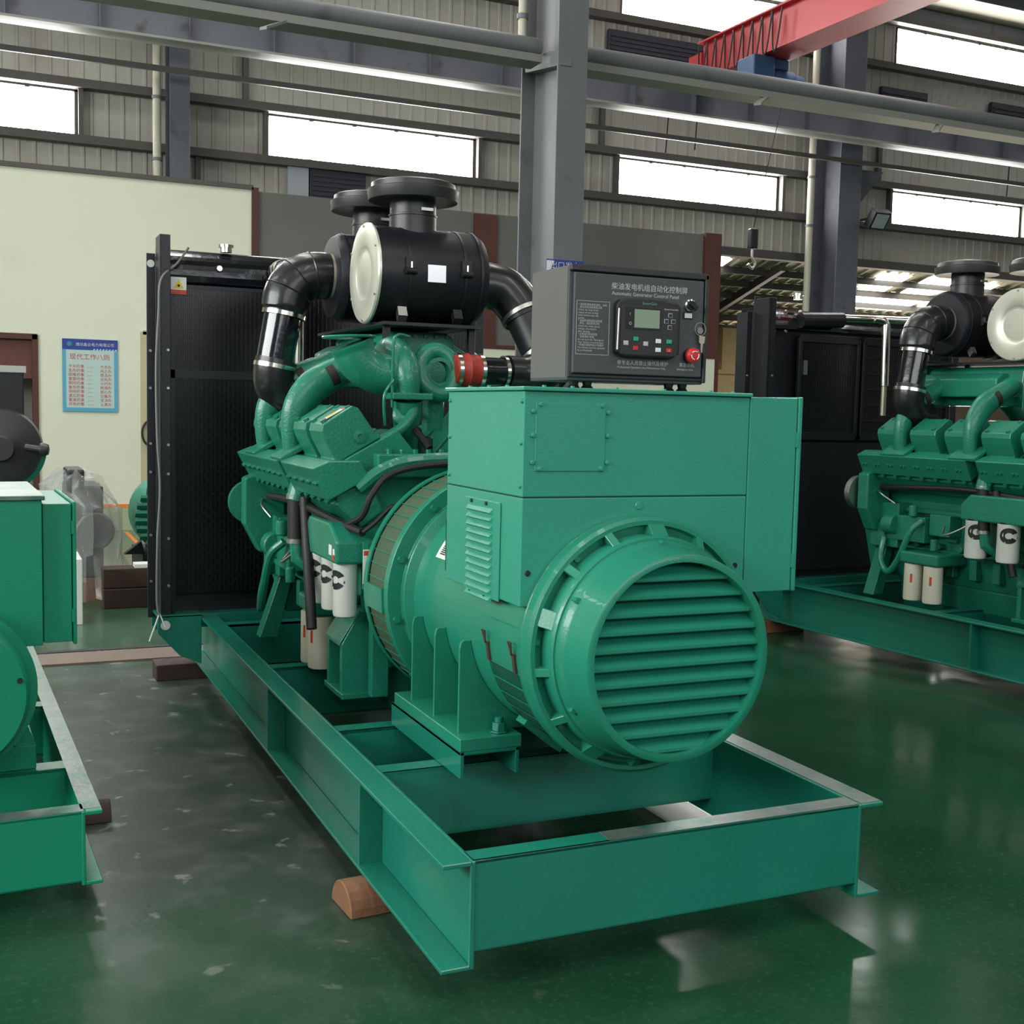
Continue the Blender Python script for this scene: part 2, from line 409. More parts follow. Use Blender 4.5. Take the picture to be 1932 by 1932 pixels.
for xa, xb, ya, yb in ((13.9, 14.55, 14.25, 15.0), (13.55, 14.75, 15.1, 15.85), (14.95, 15.75, 14.25, 15.0), (14.75, 15.75, 15.1, 15.85), (15.9, 16.8, 14.3, 15.8), (10.15, 10.5, 14.2, 14.5)):
    mb = MB(); q = mb.add([(xa, ya, LZ(ya)), (xb, ya, LZ(ya)), (xb, yb, LZ(yb)), (xa, yb, LZ(yb))]); mb.face((q, q+1, q+2, q+3))
    struct(mb.build('window_%d' % k, GLOWS)); k += 1
struct(MB().box(8, 34, 17.9, 18.1, 0, 3.5).build('wall_lean_to', BRICK))

# roof of the hall
RZ = lambda y: EAVE+(14-y)*.09
mb = MB(); q = mb.add([(-12, 14.1, RZ(14.1)), (34, 14.1, RZ(14.1)), (34, -14, RZ(-14)), (-12, -14, RZ(-14))]); mb.face((q, q+1, q+2, q+3))
struct(mb.build('ceiling', ROOFW))
mb = MB()
for i in range(28): y = 13.85-1.0*i; z = RZ(y)-.13; mb.box(-12, 34, y-.035, y+.035, z-.1, z+.1)
for xx in (1.1, 12.0, 23): mb.obox((xx, 0, RZ(0)-.45), (.12, 0, 0), (0, 13.9, -13.9*.09), (0, 0, .22))
struct(mb.build('trim_9', STEELGD))
k = 30
for xx in (-8.5, -2.5, .2, 3.5, 9.5, 17, 25):  # unseen roof strips; the back ones added to light the wall and header tank
    for ya, yb in ((-10, -3), (4, 11.5)):
        mb = MB(); q = mb.add([(xx, ya, RZ(ya)-.03), (xx+.9, ya, RZ(ya)-.03), (xx+.9, yb, RZ(yb)-.03), (xx, yb, RZ(yb)-.03)]); mb.face((q, q+1, q+2, q+3))
        struct(mb.build('window_%d' % k, GLOWS)); k += 1
# side walls, a long gap in the left one (out of the picture, they shape the daylight)
mb = MB().box(-12.2, -12, -14, 14, 0, 3.8).box(-12.2, -12, -14, 14, 7.4, 12)
struct(mb.build('wall_left', SHEET))
struct(MB().box(34, 34.2, -14, 34, 0, 12).build('wall_right', SHEET))

# ---------------------------------------------------------------- columns, girders, pipes
def hcol(name, label, x0, x1, y0, y1, z1, tf=.02, m=STEELG, group=None):
    t = thing(name, label, 'column', ((x0+x1)/2, (y0+y1)/2, 0), group=group)
    X = (x1-x0)/2; Y = (y1-y0)/2
    MB().box(-X, X, -Y, -Y+tf, .02, z1).build('front_flange', m, t, .003, 1)
    MB().box(-X, X, Y-tf, Y, .02, z1).build('rear_flange', m, t, .003, 1)
    MB().box(-.008, .008, -Y+tf, Y-tf, .02, z1).build('web', m, t)
    MB().box(-X-.08, X+.08, -Y-.08, Y+.08, 0, .025).build('base_plate', m, t)
    return t
c1 = hcol('steel_column', 'tall grey H-section steel column rising behind the control panel', 2.865, 3.125, 5.5, 6.2, 9.75)
MB().obox((2.93, 5.83, 4.50), (.0, .33, .05), (.05, 0, 0), (0, .01, .06)).build('diagonal_bracket', STEELG, c1).location = (-2.995, -5.85, 0)
s = thing('wall_sign', 'blue and white sign with Chinese writing on the tall grey column', 'sign', (2.96, 5.47, 2.6))
MB().box(-.165, .165, 0, .012, 0, .29).build('sign_board', BLUES, s)
mb = MB(); q = mb.add([(-.165, -.002, .15), (-.165, -.002, 0), (-.06, -.002, 0), (-.13, -.002, .2), (-.10, -.002, .28), (-.165, -.002, .28)]); mb.face((q, q+1, q+2, q+3, q+4, q+5)); mb.build('white_corner', WHITE, s)
text('sign_text', [('出口发电', .066, -.135, .222), ('机组区', .078, -.12, .10)], WHITEINK, s, (0, -.003, 0))
hcol('steel_column', 'dark steel column beside the pale downpipe, above the cream wall', 1.0, 1.26, 13.32, 13.75, 9.0, m=STEELGD)
c3 = hcol('steel_column', 'dark steel column with a corner bracket, right of the tall grey column', 11.75, 12.2, 13.0, 13.7, 9.0, m=STEELGD)
MB().prism([(.22, 5.9), (.22, 5.1), (.9, 5.9)], 'y', -.1, .1).build('corbel', STEELGD, c3)
def pipe(label, pts, r=.055):
    t = thing('downpipe', label, 'pipe', (pts[0][0], pts[0][1], 0))
    loc = V(t.location); MB().tube([V(p)-loc for p in pts], r, 12).build('pipe', PVC, t)
    z = 5.9
    for z in (6.6, 5.7, 4.9): MB().cyl((0, 0, z-.02), (0, 0, z+.02), r+.012, 12).build('pipe_clamp', STEELG, t)
    if r > .04: MB().box(0, .13, -.02, .02, 5.72, 5.75).build('strut', GIRT, t)
    return t
pipe('pale plastic downpipe left of the dark column above the cream wall', [(.86, 13.5, .0), (.86, 13.5, 9.0)])
pipe('pale plastic downpipe left of the column with the floodlight', [(11.48, 13.4, 0), (11.48, 13.4, 9.0)], .06)
pipe('pale downpipe running up the left side of the tall grey column', [(2.80, 6.05, 4.62), (2.80, 6.05, 9.6)], .035)

# near rail (round pipe over an angle) carried by the middle column
t = thing('runway_pipe_beam', 'grey round pipe rail over an angle beam, left and right of the tall column', 'beam', (0, 5.8, 4.4))
for a, b in ((-9, 2.84), (3.16, 20)):
    MB().tube([(a, 0, .195), (b, 0, .195)], .070, 20).build('rail_pipe', STEELG, t)
    MB().box(a, b, -.06, -.05, .075, .125).box(a, b, -.06, .16, .065, .075).build('angle_beam', FLANGE, t)
for xx in (.75, -2.2, 5.0, 7.0, 9.2):
    MB().obox((xx-.07, -.10, .02), (.09, .07, .055), (.02, -.025, 0), (0, 0, .010)).build('hanger_bracket', FLANGE, t)
# far crane girder on the back columns
# (ends stop just short of the side walls)
t = thing('crane_runway_girder', 'dark crane runway girder with a pale bottom flange below the roof', 'beam', (0, 12.45, 6.15))
MB().box(-11.9, 33.9, -.01, .01, 0, .60).build('web', STEELGD, t)
MB().box(-11.9, 33.9, -.15, .15, -.03, 0).build('bottom_flange', FLANGE, t)
MB().box(-11.9, 33.9, -.17, .17, .60, .63).build('top_flange', STEELGD, t)
mb = MB()
for i in range(42): MB().box(-11.5+1.05*i, -11.49+1.05*i, -.14, -.01, 0, .60).build('stiffener_plate', STEELGD, t)
MB().box(-11.9, 33.9, .38, .42, -.28, -.21).build('tie_angle', GIRT, t)

# overhead crane
t = thing('bridge_crane', 'red overhead crane girder crossing high at the upper right', 'crane', (8.47, 12.3, 6.60))
a, b = V((.0, -.08, .0)), V((.35, -15.5, .0))
dv = (b-a)
MB().obox((a+b)/2+V((.22, 0, .27)), V((.20, 0, 0)), dv/2, V((0, 0, .25))).build('girder', REDC, t, .01)
MB().obox((.22, .07, .31), (.24, 0, 0), (0, .17, 0), (0, 0, .10)).build('end_carriage', REDC, t)
MB().obox((a+b)/2+V((.22, 0, .53)), V((.30, 0, 0)), dv/2, V((0, 0, .012))).build('upper_flange', REDC, t)
MB().obox((a+b)/2+V((.22, 0, .01)), V((.26, 0, 0)), dv/2, V((0, 0, .012))).build('lower_flange', REDC, t)
mb = MB()
for i in range(9):
    p = a+dv*(.01+i*.014)+V((-.10, 0, .35))
    MB().tube(bez([p+V((0, .09, .12)), p+V((-.02, .03, -.36)), p+V((-.02, -.05, -.36)), p+V((0, -.12, .12))], 5), .012, 6).build('festoon_cable', HOSE, t)
t = thing('chain_hoist', 'blue electric hoist hanging under the red crane girder', 'hoist', (8.60, 10.75, 6.25))
MB().cyl((-.2, .1, .05), (.45, .1, .05), .17, 20).build('drum', BLUEH, t)
MB().box(-.30, .05, -.1, .3, -.14, .33).build('gearbox', BLUEH, t, .02)
MB().cyl((.4, .1, .05), (.62, .1, .05), .13, 16).build('motor', BLUEH, t)
MB().box(-.1, .35, 0, .25, .2, .34).build('trolley', BLUEH, t, .01)
MB().tube([(.0, -.15, -.18), (.2, -.15, -.14), (.48, -.15, -.02)], .012, 8).build('guard_bar', STEEL, t)
t = thing('crane_hook', 'dark crane hook block hanging in front of the ribbed back wall', 'hook', (9.35, 12.0, 4.25))
MB().tube([(0, 0, .25), (-.35, -1.1, 1.9)], .006, 6).build('wire_rope', HOSE, t)
MB().box(-.07, .07, -.05, .05, -.05, .25).build('hook_block', BLACK, t, .02)
MB().tube(bez([(0, 0, -.05), (0, 0, -.18), (.06, 0, -.27), (.0, 0, -.34), (-.07, 0, -.28)], 5), .022, 8).build('hook', STEEL, t)

for i, (x0, x1, z0, z1, lab) in enumerate(((3.02, 3.85, 4.66, 5.07, 'dark rectangular louvre vent under the second window, beside a pale pane'), (7.8, 9.9, 7.30, 7.72, 'long dark vent high behind the right half of the pipe rail'),
                                    (13.3, 14.35, 7.1, 7.55, 'dark vent high on the wall left of the upper right window'), (15.9, 17.2, 7.15, 7.6, 'dark vent high on the wall at the right edge'), (11.0, 11.4, 7.0, 7.4, 'small dark vent beside the blue hoist'))):
    v = thing('wall_vent', lab, 'vent', (x0, BW-.12, z0))
    MB().box(0, x1-x0, 0, .08, 0, z1-z0).build('vent_frame', VENT, v)
    mb = MB()
    for q in range(5): zz = .04+q*(z1-z0-.08)/5; mb.box(.03, x1-x0-.03, -.02, 0, zz, zz+.03)
    mb.build('vent_slats', VENT, v)
o = tag(MB().box(2.7, 3.0, BW-.13, BW-.1, 4.63, 5.07).build('hanging_sheet', GLASSW), 'pale grey pane beside the dark vent under the second window', 'panel')
t = thing('floodlight', 'small square floodlight on the right-hand dark column', 'lamp', (12.25, 12.85, 5.0))
MB().obox((.12, -.1, 0), (.17, 0, 0), (0, .06, .05), (0, -.09, .13)).build('lamp_housing', BLACK, t, .01)
MB().obox((.12, -.165, -.045), (.13, 0, 0), (0, .004, .004), (0, -.07, .10)).build('lamp_glass', GLASSW, t)
MB().box(-.04, .1, -.02, .15, -.02, .02).build('lamp_bracket', BLACK, t)
for px, y0, z0, z1 in ((8.85, 13.79, 5.9, 7.12), (9.4, 13.79, 6, 7.12), (16.3, 13.79, 5.9, 7.12)):
    tag(MB().tube([(px, y0, z0), (px+.06, y0, z1)], .012, 6).build('hanging_wire', HOSE), {8.85: 'thin slanting wire above the window right of the column', 9.4: 'thin wire near the right end above the third window', 16.3: 'thin wire above the right-hand lower window'}[px], 'wire')

# ================================================================ generator sets
AX, AZ = .70, .948     # shaft axis
def lathey(prof, x=AX, z=AZ, seg=64, **k): return MB().lathe([(r, y) for r, y in prof], (x, 0, z), (0, 1, 0), seg, **k)

def base_frame(root, L=4.6, W=1.4, zt=.42, zb=.099, zp=.148, fl=.09, cms=((.86, .09), (1.42, .09), (2.6, .1), (3.8, .1)), m=GREEND, bare=False, stiff=(.83, 2.3)):
    mw = [m, BARE]
    for sx in (-1, 1):
        x = 0 if sx < 0 else W
        mb = MB(); mb.box(min(x, x-sx*.012), max(x, x-sx*.012), 0, L, zb, zt)
        for z0, z1 in ((zb, zb+.013), (zt-.014, zt)):
            mb.box(min(x, x+sx*fl), max(x, x+sx*fl), 0, L, z0, z1)
        mb.build('side_channel', m, root, .0025, 1)
        if bare:
            MB().box(min(x-sx*.012, x+sx*(fl-.002)), max(x-sx*.012, x+sx*(fl-.002)), .03, L, zt, zt+.0012).build('scuffed_top_face', BARE, root)
        for ys in stiff:
            g = MB().prism([(x+sx*.001, zb+.013), (x+sx*(fl-.008), zb+.013), (x+sx*(fl-.008), zt-.014), (x+sx*.001, zt-.014)], 'y', ys, ys+.014).build('stiffener', DARKG if False else m, root)
    MB().box(0.004, W-.004, .004, .016, zp, zt).box(.004, W-.004, .004, .085, zt-.012, zt).box(.004, W-.004, .004, .085, zp, zp+.01).build('end_channel', m, root, .0025, 1)
    if bare: MB().box(.004, W-.004, .006, .084, zt, zt+.0012).build('scuffed_top_face', BARE, root)
    for y, wd in cms:
        MB().box(.012, W-.012, y, y+.01, zp+.02, zt).box(.012, W-.012, y, y+wd, zt-.012, zt).box(.012, W-.012, y, y+wd, zp+.02, zp+.03).build('cross_member', m, root)
    MB().tube([(0.001, .006, zb+.01), (0.001, .004, zt-.01)], .006, 6).build('weld_seam', m, root)

def alternator(root, m=GREENB):
    # stator body
    MBody = lathey([(.402, .30), (.402, 1.42)])
    body = MBody.build('alternator_body', m, root)
    # cable hole boss and gland slot behind the terminal box
    MB().obox((.325, 1.075, 1.195), (.012, 0, 0), (0, .014, 0), (0, .0, .10)).build('side_recess', DARKG, body, .008)
    # drive-end flange and screen
    lathey([(.38, 1.37), (.44, 1.40), (.44, 1.425), (.50, 1.425), (.50, 1.475), (.47, 1.475), (.40, 1.5)]).build('drive_end_flange', m, root, .003)
    bolts('flange_bolt', [((AX+.47*math.cos(a), 1.425, AZ+.47*math.sin(a)), (0, -1, 0), .014, .014) for a in [2*PI*i/12+.2 for i in range(12)]], m, root)
    sc = lathey([(.492, 1.475), (.492, 1.70)]).build('expanded_screen', MESHY, root)
    b = MB()
    for i in range(56):
        a = 2*PI*i/56; c, s_ = math.cos(a), math.sin(a)
        b.obox((AX+.494*c, 1.5875, AZ+.494*s_), (.002*c, 0, .002*s_), (0, .11, 0), (-.0018*s_, 0, .0018*c))
    b.build('screen_ribs', m, sc)
    b = lathey([(.498, 1.69), (.505, 1.69), (.505, 1.73), (.44, 1.73)])
    for a in (PI+.05,): b.obox((AX+.5*math.cos(a), 1.59, AZ+.5*math.sin(a)), (.006*math.cos(a), 0, .006*math.sin(a)), (0, .11, 0), (-.05*math.sin(a), 0, .05*math.cos(a)))
    b.build('screen_band', m, sc)
    # non drive end bracket with ribs
    lathey([(.402, .36), (.414, .355), (.418, .33), (.413, .325), (.421, .315), (.421, .272), (.410, .262), (.396, .262), (.390, .285), (.36, .29)]).build('end_bracket_rim', m, root)
    lathey([(.40, .30), (.345, .30)]).build('end_bracket_web', m, root)
    lathey([(.365, .30), (.365, .222), (.358, .21), (.345, .21), (.34, .225)]).build('end_bracket_hub', m, root)
    for i in range(14):
        a = 2*PI*(i+.35)/14; c, s_ = math.cos(a), math.sin(a)
        p = MB(); u = V((c, 0, s_)); n = V((-s_, 0, c)); o_ = V((AX, 0, AZ))
        wd = .014 if i % 3 else .03
        pts = [o_+u*.363+V((0, .225, 0)), o_+u*.399+V((0, .262, 0)), o_+u*.399+V((0, .298, 0)), o_+u*.363+V((0, .298, 0))]
        q = p.add([x+n*wd for x in pts]+[x-n*wd for x in pts])
        p.face((q, q+1, q+2, q+3)); p.face((q+7, q+6, q+5, q+4))
        for k_ in range(4): j = (k_+1) % 4; p.face((q+k_, q+4+k_, q+4+j, q+j))
        p.build('rib', m, root, .002, 1)
    for i in range(8):
        a = 2*PI*(i+.9)/8; c, s_ = math.cos(a), math.sin(a)
        MB().hexb((AX+.381*c, .30, AZ+.381*s_), (0, -1, 0), .013, .022).build('bracket_bolt', m, root, .002, 1)
    # air inlet cover
    cov = lathey([(.352, .212), (.350, .19), (.342, .178), (.338, .165), (.327, .06), (.325, .048), (.320, .045), (.302, .045), (.300, .06), (.300, .17)]).build('air_inlet_cover', m, root)
    lathey([(.30, .165), (0.001, .165)]).build('cover_back', DARKG, cov)
    n = 11
    for i in range(n):
        z = -.296+(i+.5)*(.592/n); h = .592/n
        def hw(zz): return math.sqrt(max(.302**2-min(abs(zz), .3)**2, .00005))*.99
        lv = [(.066, z-h*.52), (.062, z-h*.45), (.062, z-h*.28), (.080, z-h*.05), (.098, z+h*.2), (.116, z+h*.45), (.120, z+h*.52)]
        mb = MB(); q = mb.add([(AX+sg*hw(zz), yy, AZ+zz) for yy, zz in lv for sg in (-1, 1)])
        for k_ in range(len(lv)-1): mb.face((q+2*k_, q+2*k_+1, q+2*k_+3, q+2*k_+2))
        mb.build('louvre_slat', m, cov)
    for i in range(6):
        a = 2*PI*(i+.25)/6+.25; c, s_ = math.cos(a), math.sin(a)
        MB().hexb((AX+.345*c, .20, AZ+.345*s_), (0, -1, 0), .010, .03).build('cover_bolt', m, cov)
    # fine grille windows low on both sides of the body
    for sgn in (1, -1):
        def P(r, a, y): return V((AX-sgn*r*math.cos(a), y, AZ-r*math.sin(a)))
        a0, a1 = .22, 1.35; ns = 40; mb = MB()
        q = mb.add([P(.4045, a0+(a1-a0)*i/ns, y) for i in range(ns+1) for y in (.37, .625)])
        for i in range(ns): mb.face((q+2*i, q+2*i+1, q+2*i+3, q+2*i+2), True)
        gr = mb.build('grille_opening', INK, root)
        mb = MB()
        for i in range(30):
            y = .372+.25*i/29
            for kk in range(8):
                b0, b1 = a0+(a1-a0)*(kk+.12)/8, a0+(a1-a0)*(kk+.99)/8
                q = mb.add([P(.406, b0, y), P(.406, b0, y+.0032), P(.406, (b0+b1)/2, y+.0032), P(.406, (b0+b1)/2, y), P(.406, b1, y), P(.406, b1, y+.0032)])
                mb.face((q, q+1, q+2, q+3)); mb.face((q+3, q+2, q+5, q+4))
        for kk in range(9):
            a = a0+(a1-a0)*kk/8
            q = mb.add([P(.408, a-.008, .37), P(.408, a-.008, .625), P(.408, a+.010, .625), P(.408, a+.010, .37)]); mb.face((q, q+1, q+2, q+3))
        mb.build('grille_bars', m, gr)
        mb = MB(); ns = 10; q = mb.add([P(.4065, -.14+.36*i/ns, y) for i in range(ns+1) for y in (.365, .635)])
        for i in range(ns): mb.face((q+2*i, q+2*i+1, q+2*i+3, q+2*i+2), True)
        mb.build('grille_cover_plate', m, root)
        for y in (.39, .605):
            c = MB(); p = P(.409, .14, y); tdir = (P(.409, .27, y)-P(.409, .01, y)).normalized(); nn = (P(1, .21, y)-P(0, .21, y)).normalized()
            c.obox(p, tdir*.032, V((0, .009, 0)), nn*.006); c.tube([p-tdir*.03+nn*.01, p-tdir*.075+nn*.012+V((0, .012, 0)), p-tdir*.075+nn*.012-V((0, .012, 0)), p-tdir*.03+nn*.01], .0035, 5)
            c.build('toggle_clip', CLIP, root)
    # feet
    for sgn in (1, -1):
        X = lambda x: AX-sgn*(AX-x)
        def bx(mb, x0, x1, *r): a, b = X(x0), X(x1); return mb.box(min(a, b), max(a, b), *r)
        bx(MB(), .235, .47, .70, 1.42, .515, .562).build('foot_plate', m, root, .003, 1)
        mb = MB(); bx(mb, .237, .252, .70, 1.46, .421, .515); bx(mb, .447, .462, .70, 1.46, .421, .515); bx(mb, .237, .462, .70, 1.46, .503, .515)
        mb.build('mounting_channel', GREEND, root, .002, 1)
        for y in (.79, 1.04, 1.29):
            pts = [(X(.262), .562), (X(.262), .862), (X(.268), .885), (X(.278), .890), (X(.30), .889)]
            for i in range(9):
                a = .14+(1.0)*i/8; pts.append((X(AX-.404*math.cos(a)), AZ-.404*math.sin(a)))
            pts.append((pts[-1][0], .562))
            MB().prism(pts, 'y', y-.007, y+.007).build('foot_gusset', m, root)
        b = MB(); b.hexb((X(.40), .745, .563), (0, 0, 1), .034, .006).hexb((X(.40), .745, .569), (0, 0, 1), .026, .03).cyl((X(.40), .745, .598), (X(.40), .745, .618), .016, 12)
        b.build('holding_down_bolt', GREEND, root, .002, 1)
        MB().obox((X(.50), .62, .58), (sgn*.07, 0, -.055), (0, .035, 0), (sgn*.006, 0, .008)).build('tie_strap', m, root)
    # name and barcode label on the body
    mb = MB(); q = mb.add([(AX-.4045*math.cos(a), y, AZ+.4045*math.sin(a)) for a in (.46, .53, .60, .67) for y in (1.14, 1.25)])
    for i in range(3): mb.face((q+2*i, q+2*i+1, q+2*i+3, q+2*i+2))
    st = mb.build('body_label', STICK, root)
    mb = MB()
    for i in range(6):
        a = .50+.02*i; q = mb.add([(AX-.406*math.cos(aa), y, AZ+.406*math.sin(aa)) for aa in (a, a+.012) for y in (1.17, 1.22)]); mb.face((q, q+1, q+3, q+2))
    mb.build('label_print', INK, st)

def terminal_box(root, m=GREEN):
    X0, X1, Y0, Y1 = .28, 1.12, .33, .987
    lo = MB().box(X0, X1, Y0, Y1, 1.084, 1.427).build('terminal_box_base', m, root, .003, 2)
    hi = MB().box(X0, X1, Y0, Y1, 1.431, 1.762).build('terminal_box', m, root, .003, 2)
    MB().box(X0+.004, X1-.004, Y0+.004, Y1-.004, 1.42, 1.44).build('seam_gap', DARKG, root)
    MB().box(X0-.010, X1+.004, Y0-.012, Y1+.012, 1.763, 1.776).build('terminal_box_lid', m, root, .003, 2)
    # louvred plate on the left side
    MB().box(X0-.006, X0, .49, .795, 1.075, 1.40).build('louvre_plate', m, lo, .002, 1)
    for i in range(12):
        z = 1.375-.0265*i; y0, y1 = .545, .765
        mb = MB(); x = X0-.006
        q = mb.add([(x, y0, z), (x, y1, z), (x-.012, y1-.006, z-.013), (x-.012, y0+.006, z-.013), (x, y0, z-.02), (x, y1, z-.02)])
        mb.face((q, q+1, q+2, q+3)); mb.face((q+3, q+2, q+5, q+4)); mb.face((q, q+3, q+4)); mb.face((q+1, q+5, q+2))
        mb.build('louvre', m, lo)
    for y, z in ((.60, 1.40), (.73, 1.40), (.60, 1.085), (.73, 1.085)):
        MB().hexb((X0-.006, y, z-.01), (-1, 0, 0), .007, .006).build('screw', DARKG, lo)
    for y, z in ((.345, 1.73), (.345, 1.60), (.345, 1.465), (.965, 1.73), (.965, 1.60), (.965, 1.465)):
        MB().lathe([(0, 0), (.008, 0), (.006, .007), (0, .008)], (X0, y, z), (-1, 0, 0), 10).build('screw', m, hi)
    # removable front cover plate
    MB().box(.318, .566, Y0-.0035, Y0, 1.512, 1.728).build('front_cover_plate', m, hi, .003, 1)
    for x in (.31, .575):
        for z in (1.70, 1.625, 1.54): MB().lathe([(0, 0), (.008, 0), (.006, .007), (0, .008)], (x, Y0-.002, z), (0, -1, 0), 10).build('screw', m, hi)
    for x in (.335, .552):
        for z in (1.722, 1.52): MB().lathe([(0, 0), (.008, 0), (.006, .007), (0, .008)], (x, Y0-.003, z), (0, -1, 0), 10).build('screw', m, hi)
    MB().lathe([(0, 0), (.014, 0), (.012, .003), (0, .004)], (.70, Y0, 1.40), (0, -1, 0), 20).build('blanking_plug', m, lo)
    for x, z in ((.305, 1.19), (1.085, 1.19)): MB().lathe([(0, 0), (.010, 0), (.008, .004), (0, .004)], (x, Y0, z), (0, -1, 0), 14).build('screw_hole', INK, lo)
    for x in (.36, .46, .62, .80, .98, 1.07): MB().hexb((x, Y0+.03, 1.776), (0, 0, 1), .007, .006).build('lid_screw', m, hi)
    for y in (.5, .65, .82): MB().hexb((X0+.015, y, 1.776), (0, 0, 1), .007, .006).build('lid_screw', m, hi)
    # breaker cabinet on the right side
    cb = MB().box(X1+.002, 1.318, Y0-.002, 1.10, 1.094, 1.764).build('breaker_cabinet', m, root, .003, 2)
    MB().box(1.321, 1.338, Y0-.006, 1.10, 1.092, 1.768).build('cabinet_door', m, cb, .004, 2)
    for z in (1.62, 1.20): MB().box(1.316, 1.324, Y0-.010, Y0+.0, z-.025, z+.025).build('hinge', m, cb)

def control_panel(root):
    # front face plane y=.45
    X0, X1, Y0, Y1, Z0, Z1 = .489, 1.012, .45, .745, 1.803, 2.175
    pn = MB().box(X0, X1, Y0+.012, Y1, Z0, Z1).build('control_panel', PANELG, root, .004, 2)
    MB().box(X0+.014, X1-.014, Y0-.002, Y0+.014, Z0+.024, Z1-.022).build('panel_door', PANELG, pn, .004, 2)
    MB().box(X0, X1+.004, Y0-.004, Y0+.014, Z1-.018, Z1+.003).box(X1-.010, X1+.004, Y0-.004, Y0+.014, Z0+.005, Z1).box(X0+.0, X1, Y0+.004, Y0+.014, Z0+.010, Z0+.022).build('door_rain_lip', PANELD, pn, .003, 1)
    MB().box(X0-.001, X0+.002, Y0+.02, Y1-.005, Z0+.01, Z1-.005).build('side_sheet', mat_side, pn)
    f = Y0-.002
    for x in (.535, .585, .90, .955):
        MB().lathe([(0, 0), (.024, 0), (.014, .012), (.018, .025), (0, .025)], (x, .50, 1.777), (0, 0, 1), 16).build('rubber_foot', RUBBER, pn)
    # controller module
    mx0, mx1, mz0, mz1 = .648, .892, 1.888, 2.072
    mod = MB()
    mod.prism([(mx0, mz0+.012), (mx0+.03, mz0-.002), (mx1-.03, mz0-.002), (mx1, mz0+.012), (mx1, mz1-.014), (mx1-.012, mz1-.002), (mx1-.07, mz1+.006), (mx0+.07, mz1+.008), (mx0+.012, mz1), (mx0, mz1-.014)], 'y', f-.026, f)
    mo = mod.build('controller', MODULE, pn, .005, 2)
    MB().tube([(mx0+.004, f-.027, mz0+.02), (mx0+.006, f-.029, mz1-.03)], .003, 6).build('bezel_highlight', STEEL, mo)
    MB().box(mx0+.014, mx1-.012, f-.0275, f-.026, mz0+.006, mz1-.018).build('keypad_face', PANELD, mo)
    MB().box(.680, .815, f-.0290, f-.027, 1.976, 2.048).build('display_surround', INK, mo)
    MB().box(.712, .808, f-.0300, f-.029, 1.982, 2.042).build('display', LCD, mo)
    def btn(x, z, m_, w_=.018, h_=.014): MB().box(x-w_/2, x+w_/2, f-.031, f-.027, z-h_/2, z+h_/2).build('button', m_, mo, .001, 1)
    btn(.720, 1.945, GBTN); btn(.720, 1.915, RBTN); btn(.806, 1.941, WHITE, .020); btn(.806, 1.912, WHITE, .020); btn(.848, 1.941, GBTN, .020); btn(.848, 1.912, RBTN, .020)
    for x, z in ((.850, 2.028), (.835, 2.008), (.862, 2.008), (.849, 1.988)):
        MB().box(x-.008, x+.008, f-.0286, f-.0275, z-.007, z+.007).build('button', GREYINK, mo, .001, 1)
        MB().box(x-.0065, x+.0065, f-.0292, f-.0275, z-.0055, z+.0055).build('button_face', PANELD, mo)
    for x in (.683, .758):
        MB().box(x-.009, x+.009, f-.0286, f-.0275, 1.924, 1.938).build('mimic_symbol', GREYINK, mo)
    text('symbol_text', [('M', .012, .677, 1.926), ('G', .012, .753, 1.926), ('!', .014, .692, 2.02), ('O', .014, .690, 1.99), ('I', .012, .846, 1.937), ('0', .011, .844, 1.908)], WHITEINK, mo, (0, f-.0315, 0))
    text('maker_text', [('SmartGen', .014, .740, 2.058)], mat_teal, mo, (0, f-.028, 0))
    text('controller_text', [('Genset Controller', .0075, .825, 2.045)], WHITEINK, mo, (0, f-.028, 0))
    # printed texts on the door
    text('title_text', [('柴油发电机组自动化控制屏', .0245, .638, 2.107), ('Automatic Generator Control Panel', .0175, .640, 2.087)], GREYINK, pn, (0, f, 0))
    text('warning_text', [('非专业人员禁止操作及维护', .0165, .667, 1.861), ('Professional Operation And Maintenance Only.', .0098, .668, 1.849)], GREYINK, pn, (0, f, 0))
    text('stop_text', [('紧急停机', .015, .908, 1.862), ('Emergency stop', .0098, .900, 1.849)], GREYINK, pn, (0, f, 0))
    L = [('* 启动前请检查机油位、冷却', 0), ('  液位及燃油位是否正常', 1), ('Check the level of the', 2), ('engine oil and cooling', 3), ('water before start the', 4), ('genset.', 5), ('* 启动后请检查机组转速、', 6), ('  电压、油压是否正常', 7), ('Check the rotate speed,', 8), ('voltage, oil pressure', 9), ('after starting.', 10), ('* 正常运行时请勿按', 11), ('  "紧急停机"按钮', 12), ('Do not push the "Emergency', 13), ('Stop" button in normal state', 14), ('* 机组必须由专业人员操作', 15), ('The Genset must be operated', 16), ('by professionals.', 17)]
    text('instruction_text', [(s_, .0082, .519, 2.047-.0087*i) for s_, i in L], GREYINK, pn, (0, f, 0))
    x0, x1, z0, z1 = .512, .634, 1.888, 2.062; t_ = .0012
    MB().box(x0, x1, f-.0006, f, z0, z0+t_).box(x0, x1, f-.0006, f, z1-t_, z1).box(x0, x0+t_, f-.0006, f, z0, z1).box(x1-t_, x1, f-.0006, f, z0, z1).build('instruction_frame', GREYINK, pn)
    # selector switch, lock with keys, emergency stop
    sw = MB().lathe([(.021, 0), (.021, .008), (.016, .010), (.016, .004)], (.940, f, 2.068), (0, -1, 0), 24).build('selector_switch', CHROME, pn)
    MB().lathe([(0, 0), (.0155, 0), (.0150, .020), (0, .022)], (.940, f, 2.068), (0, -1, 0), 20).obox((.943, f-.022, 2.066), (.014, 0, -.010), (0, .006, 0), (.004, 0, .0055)).build('switch_knob', INK, sw)
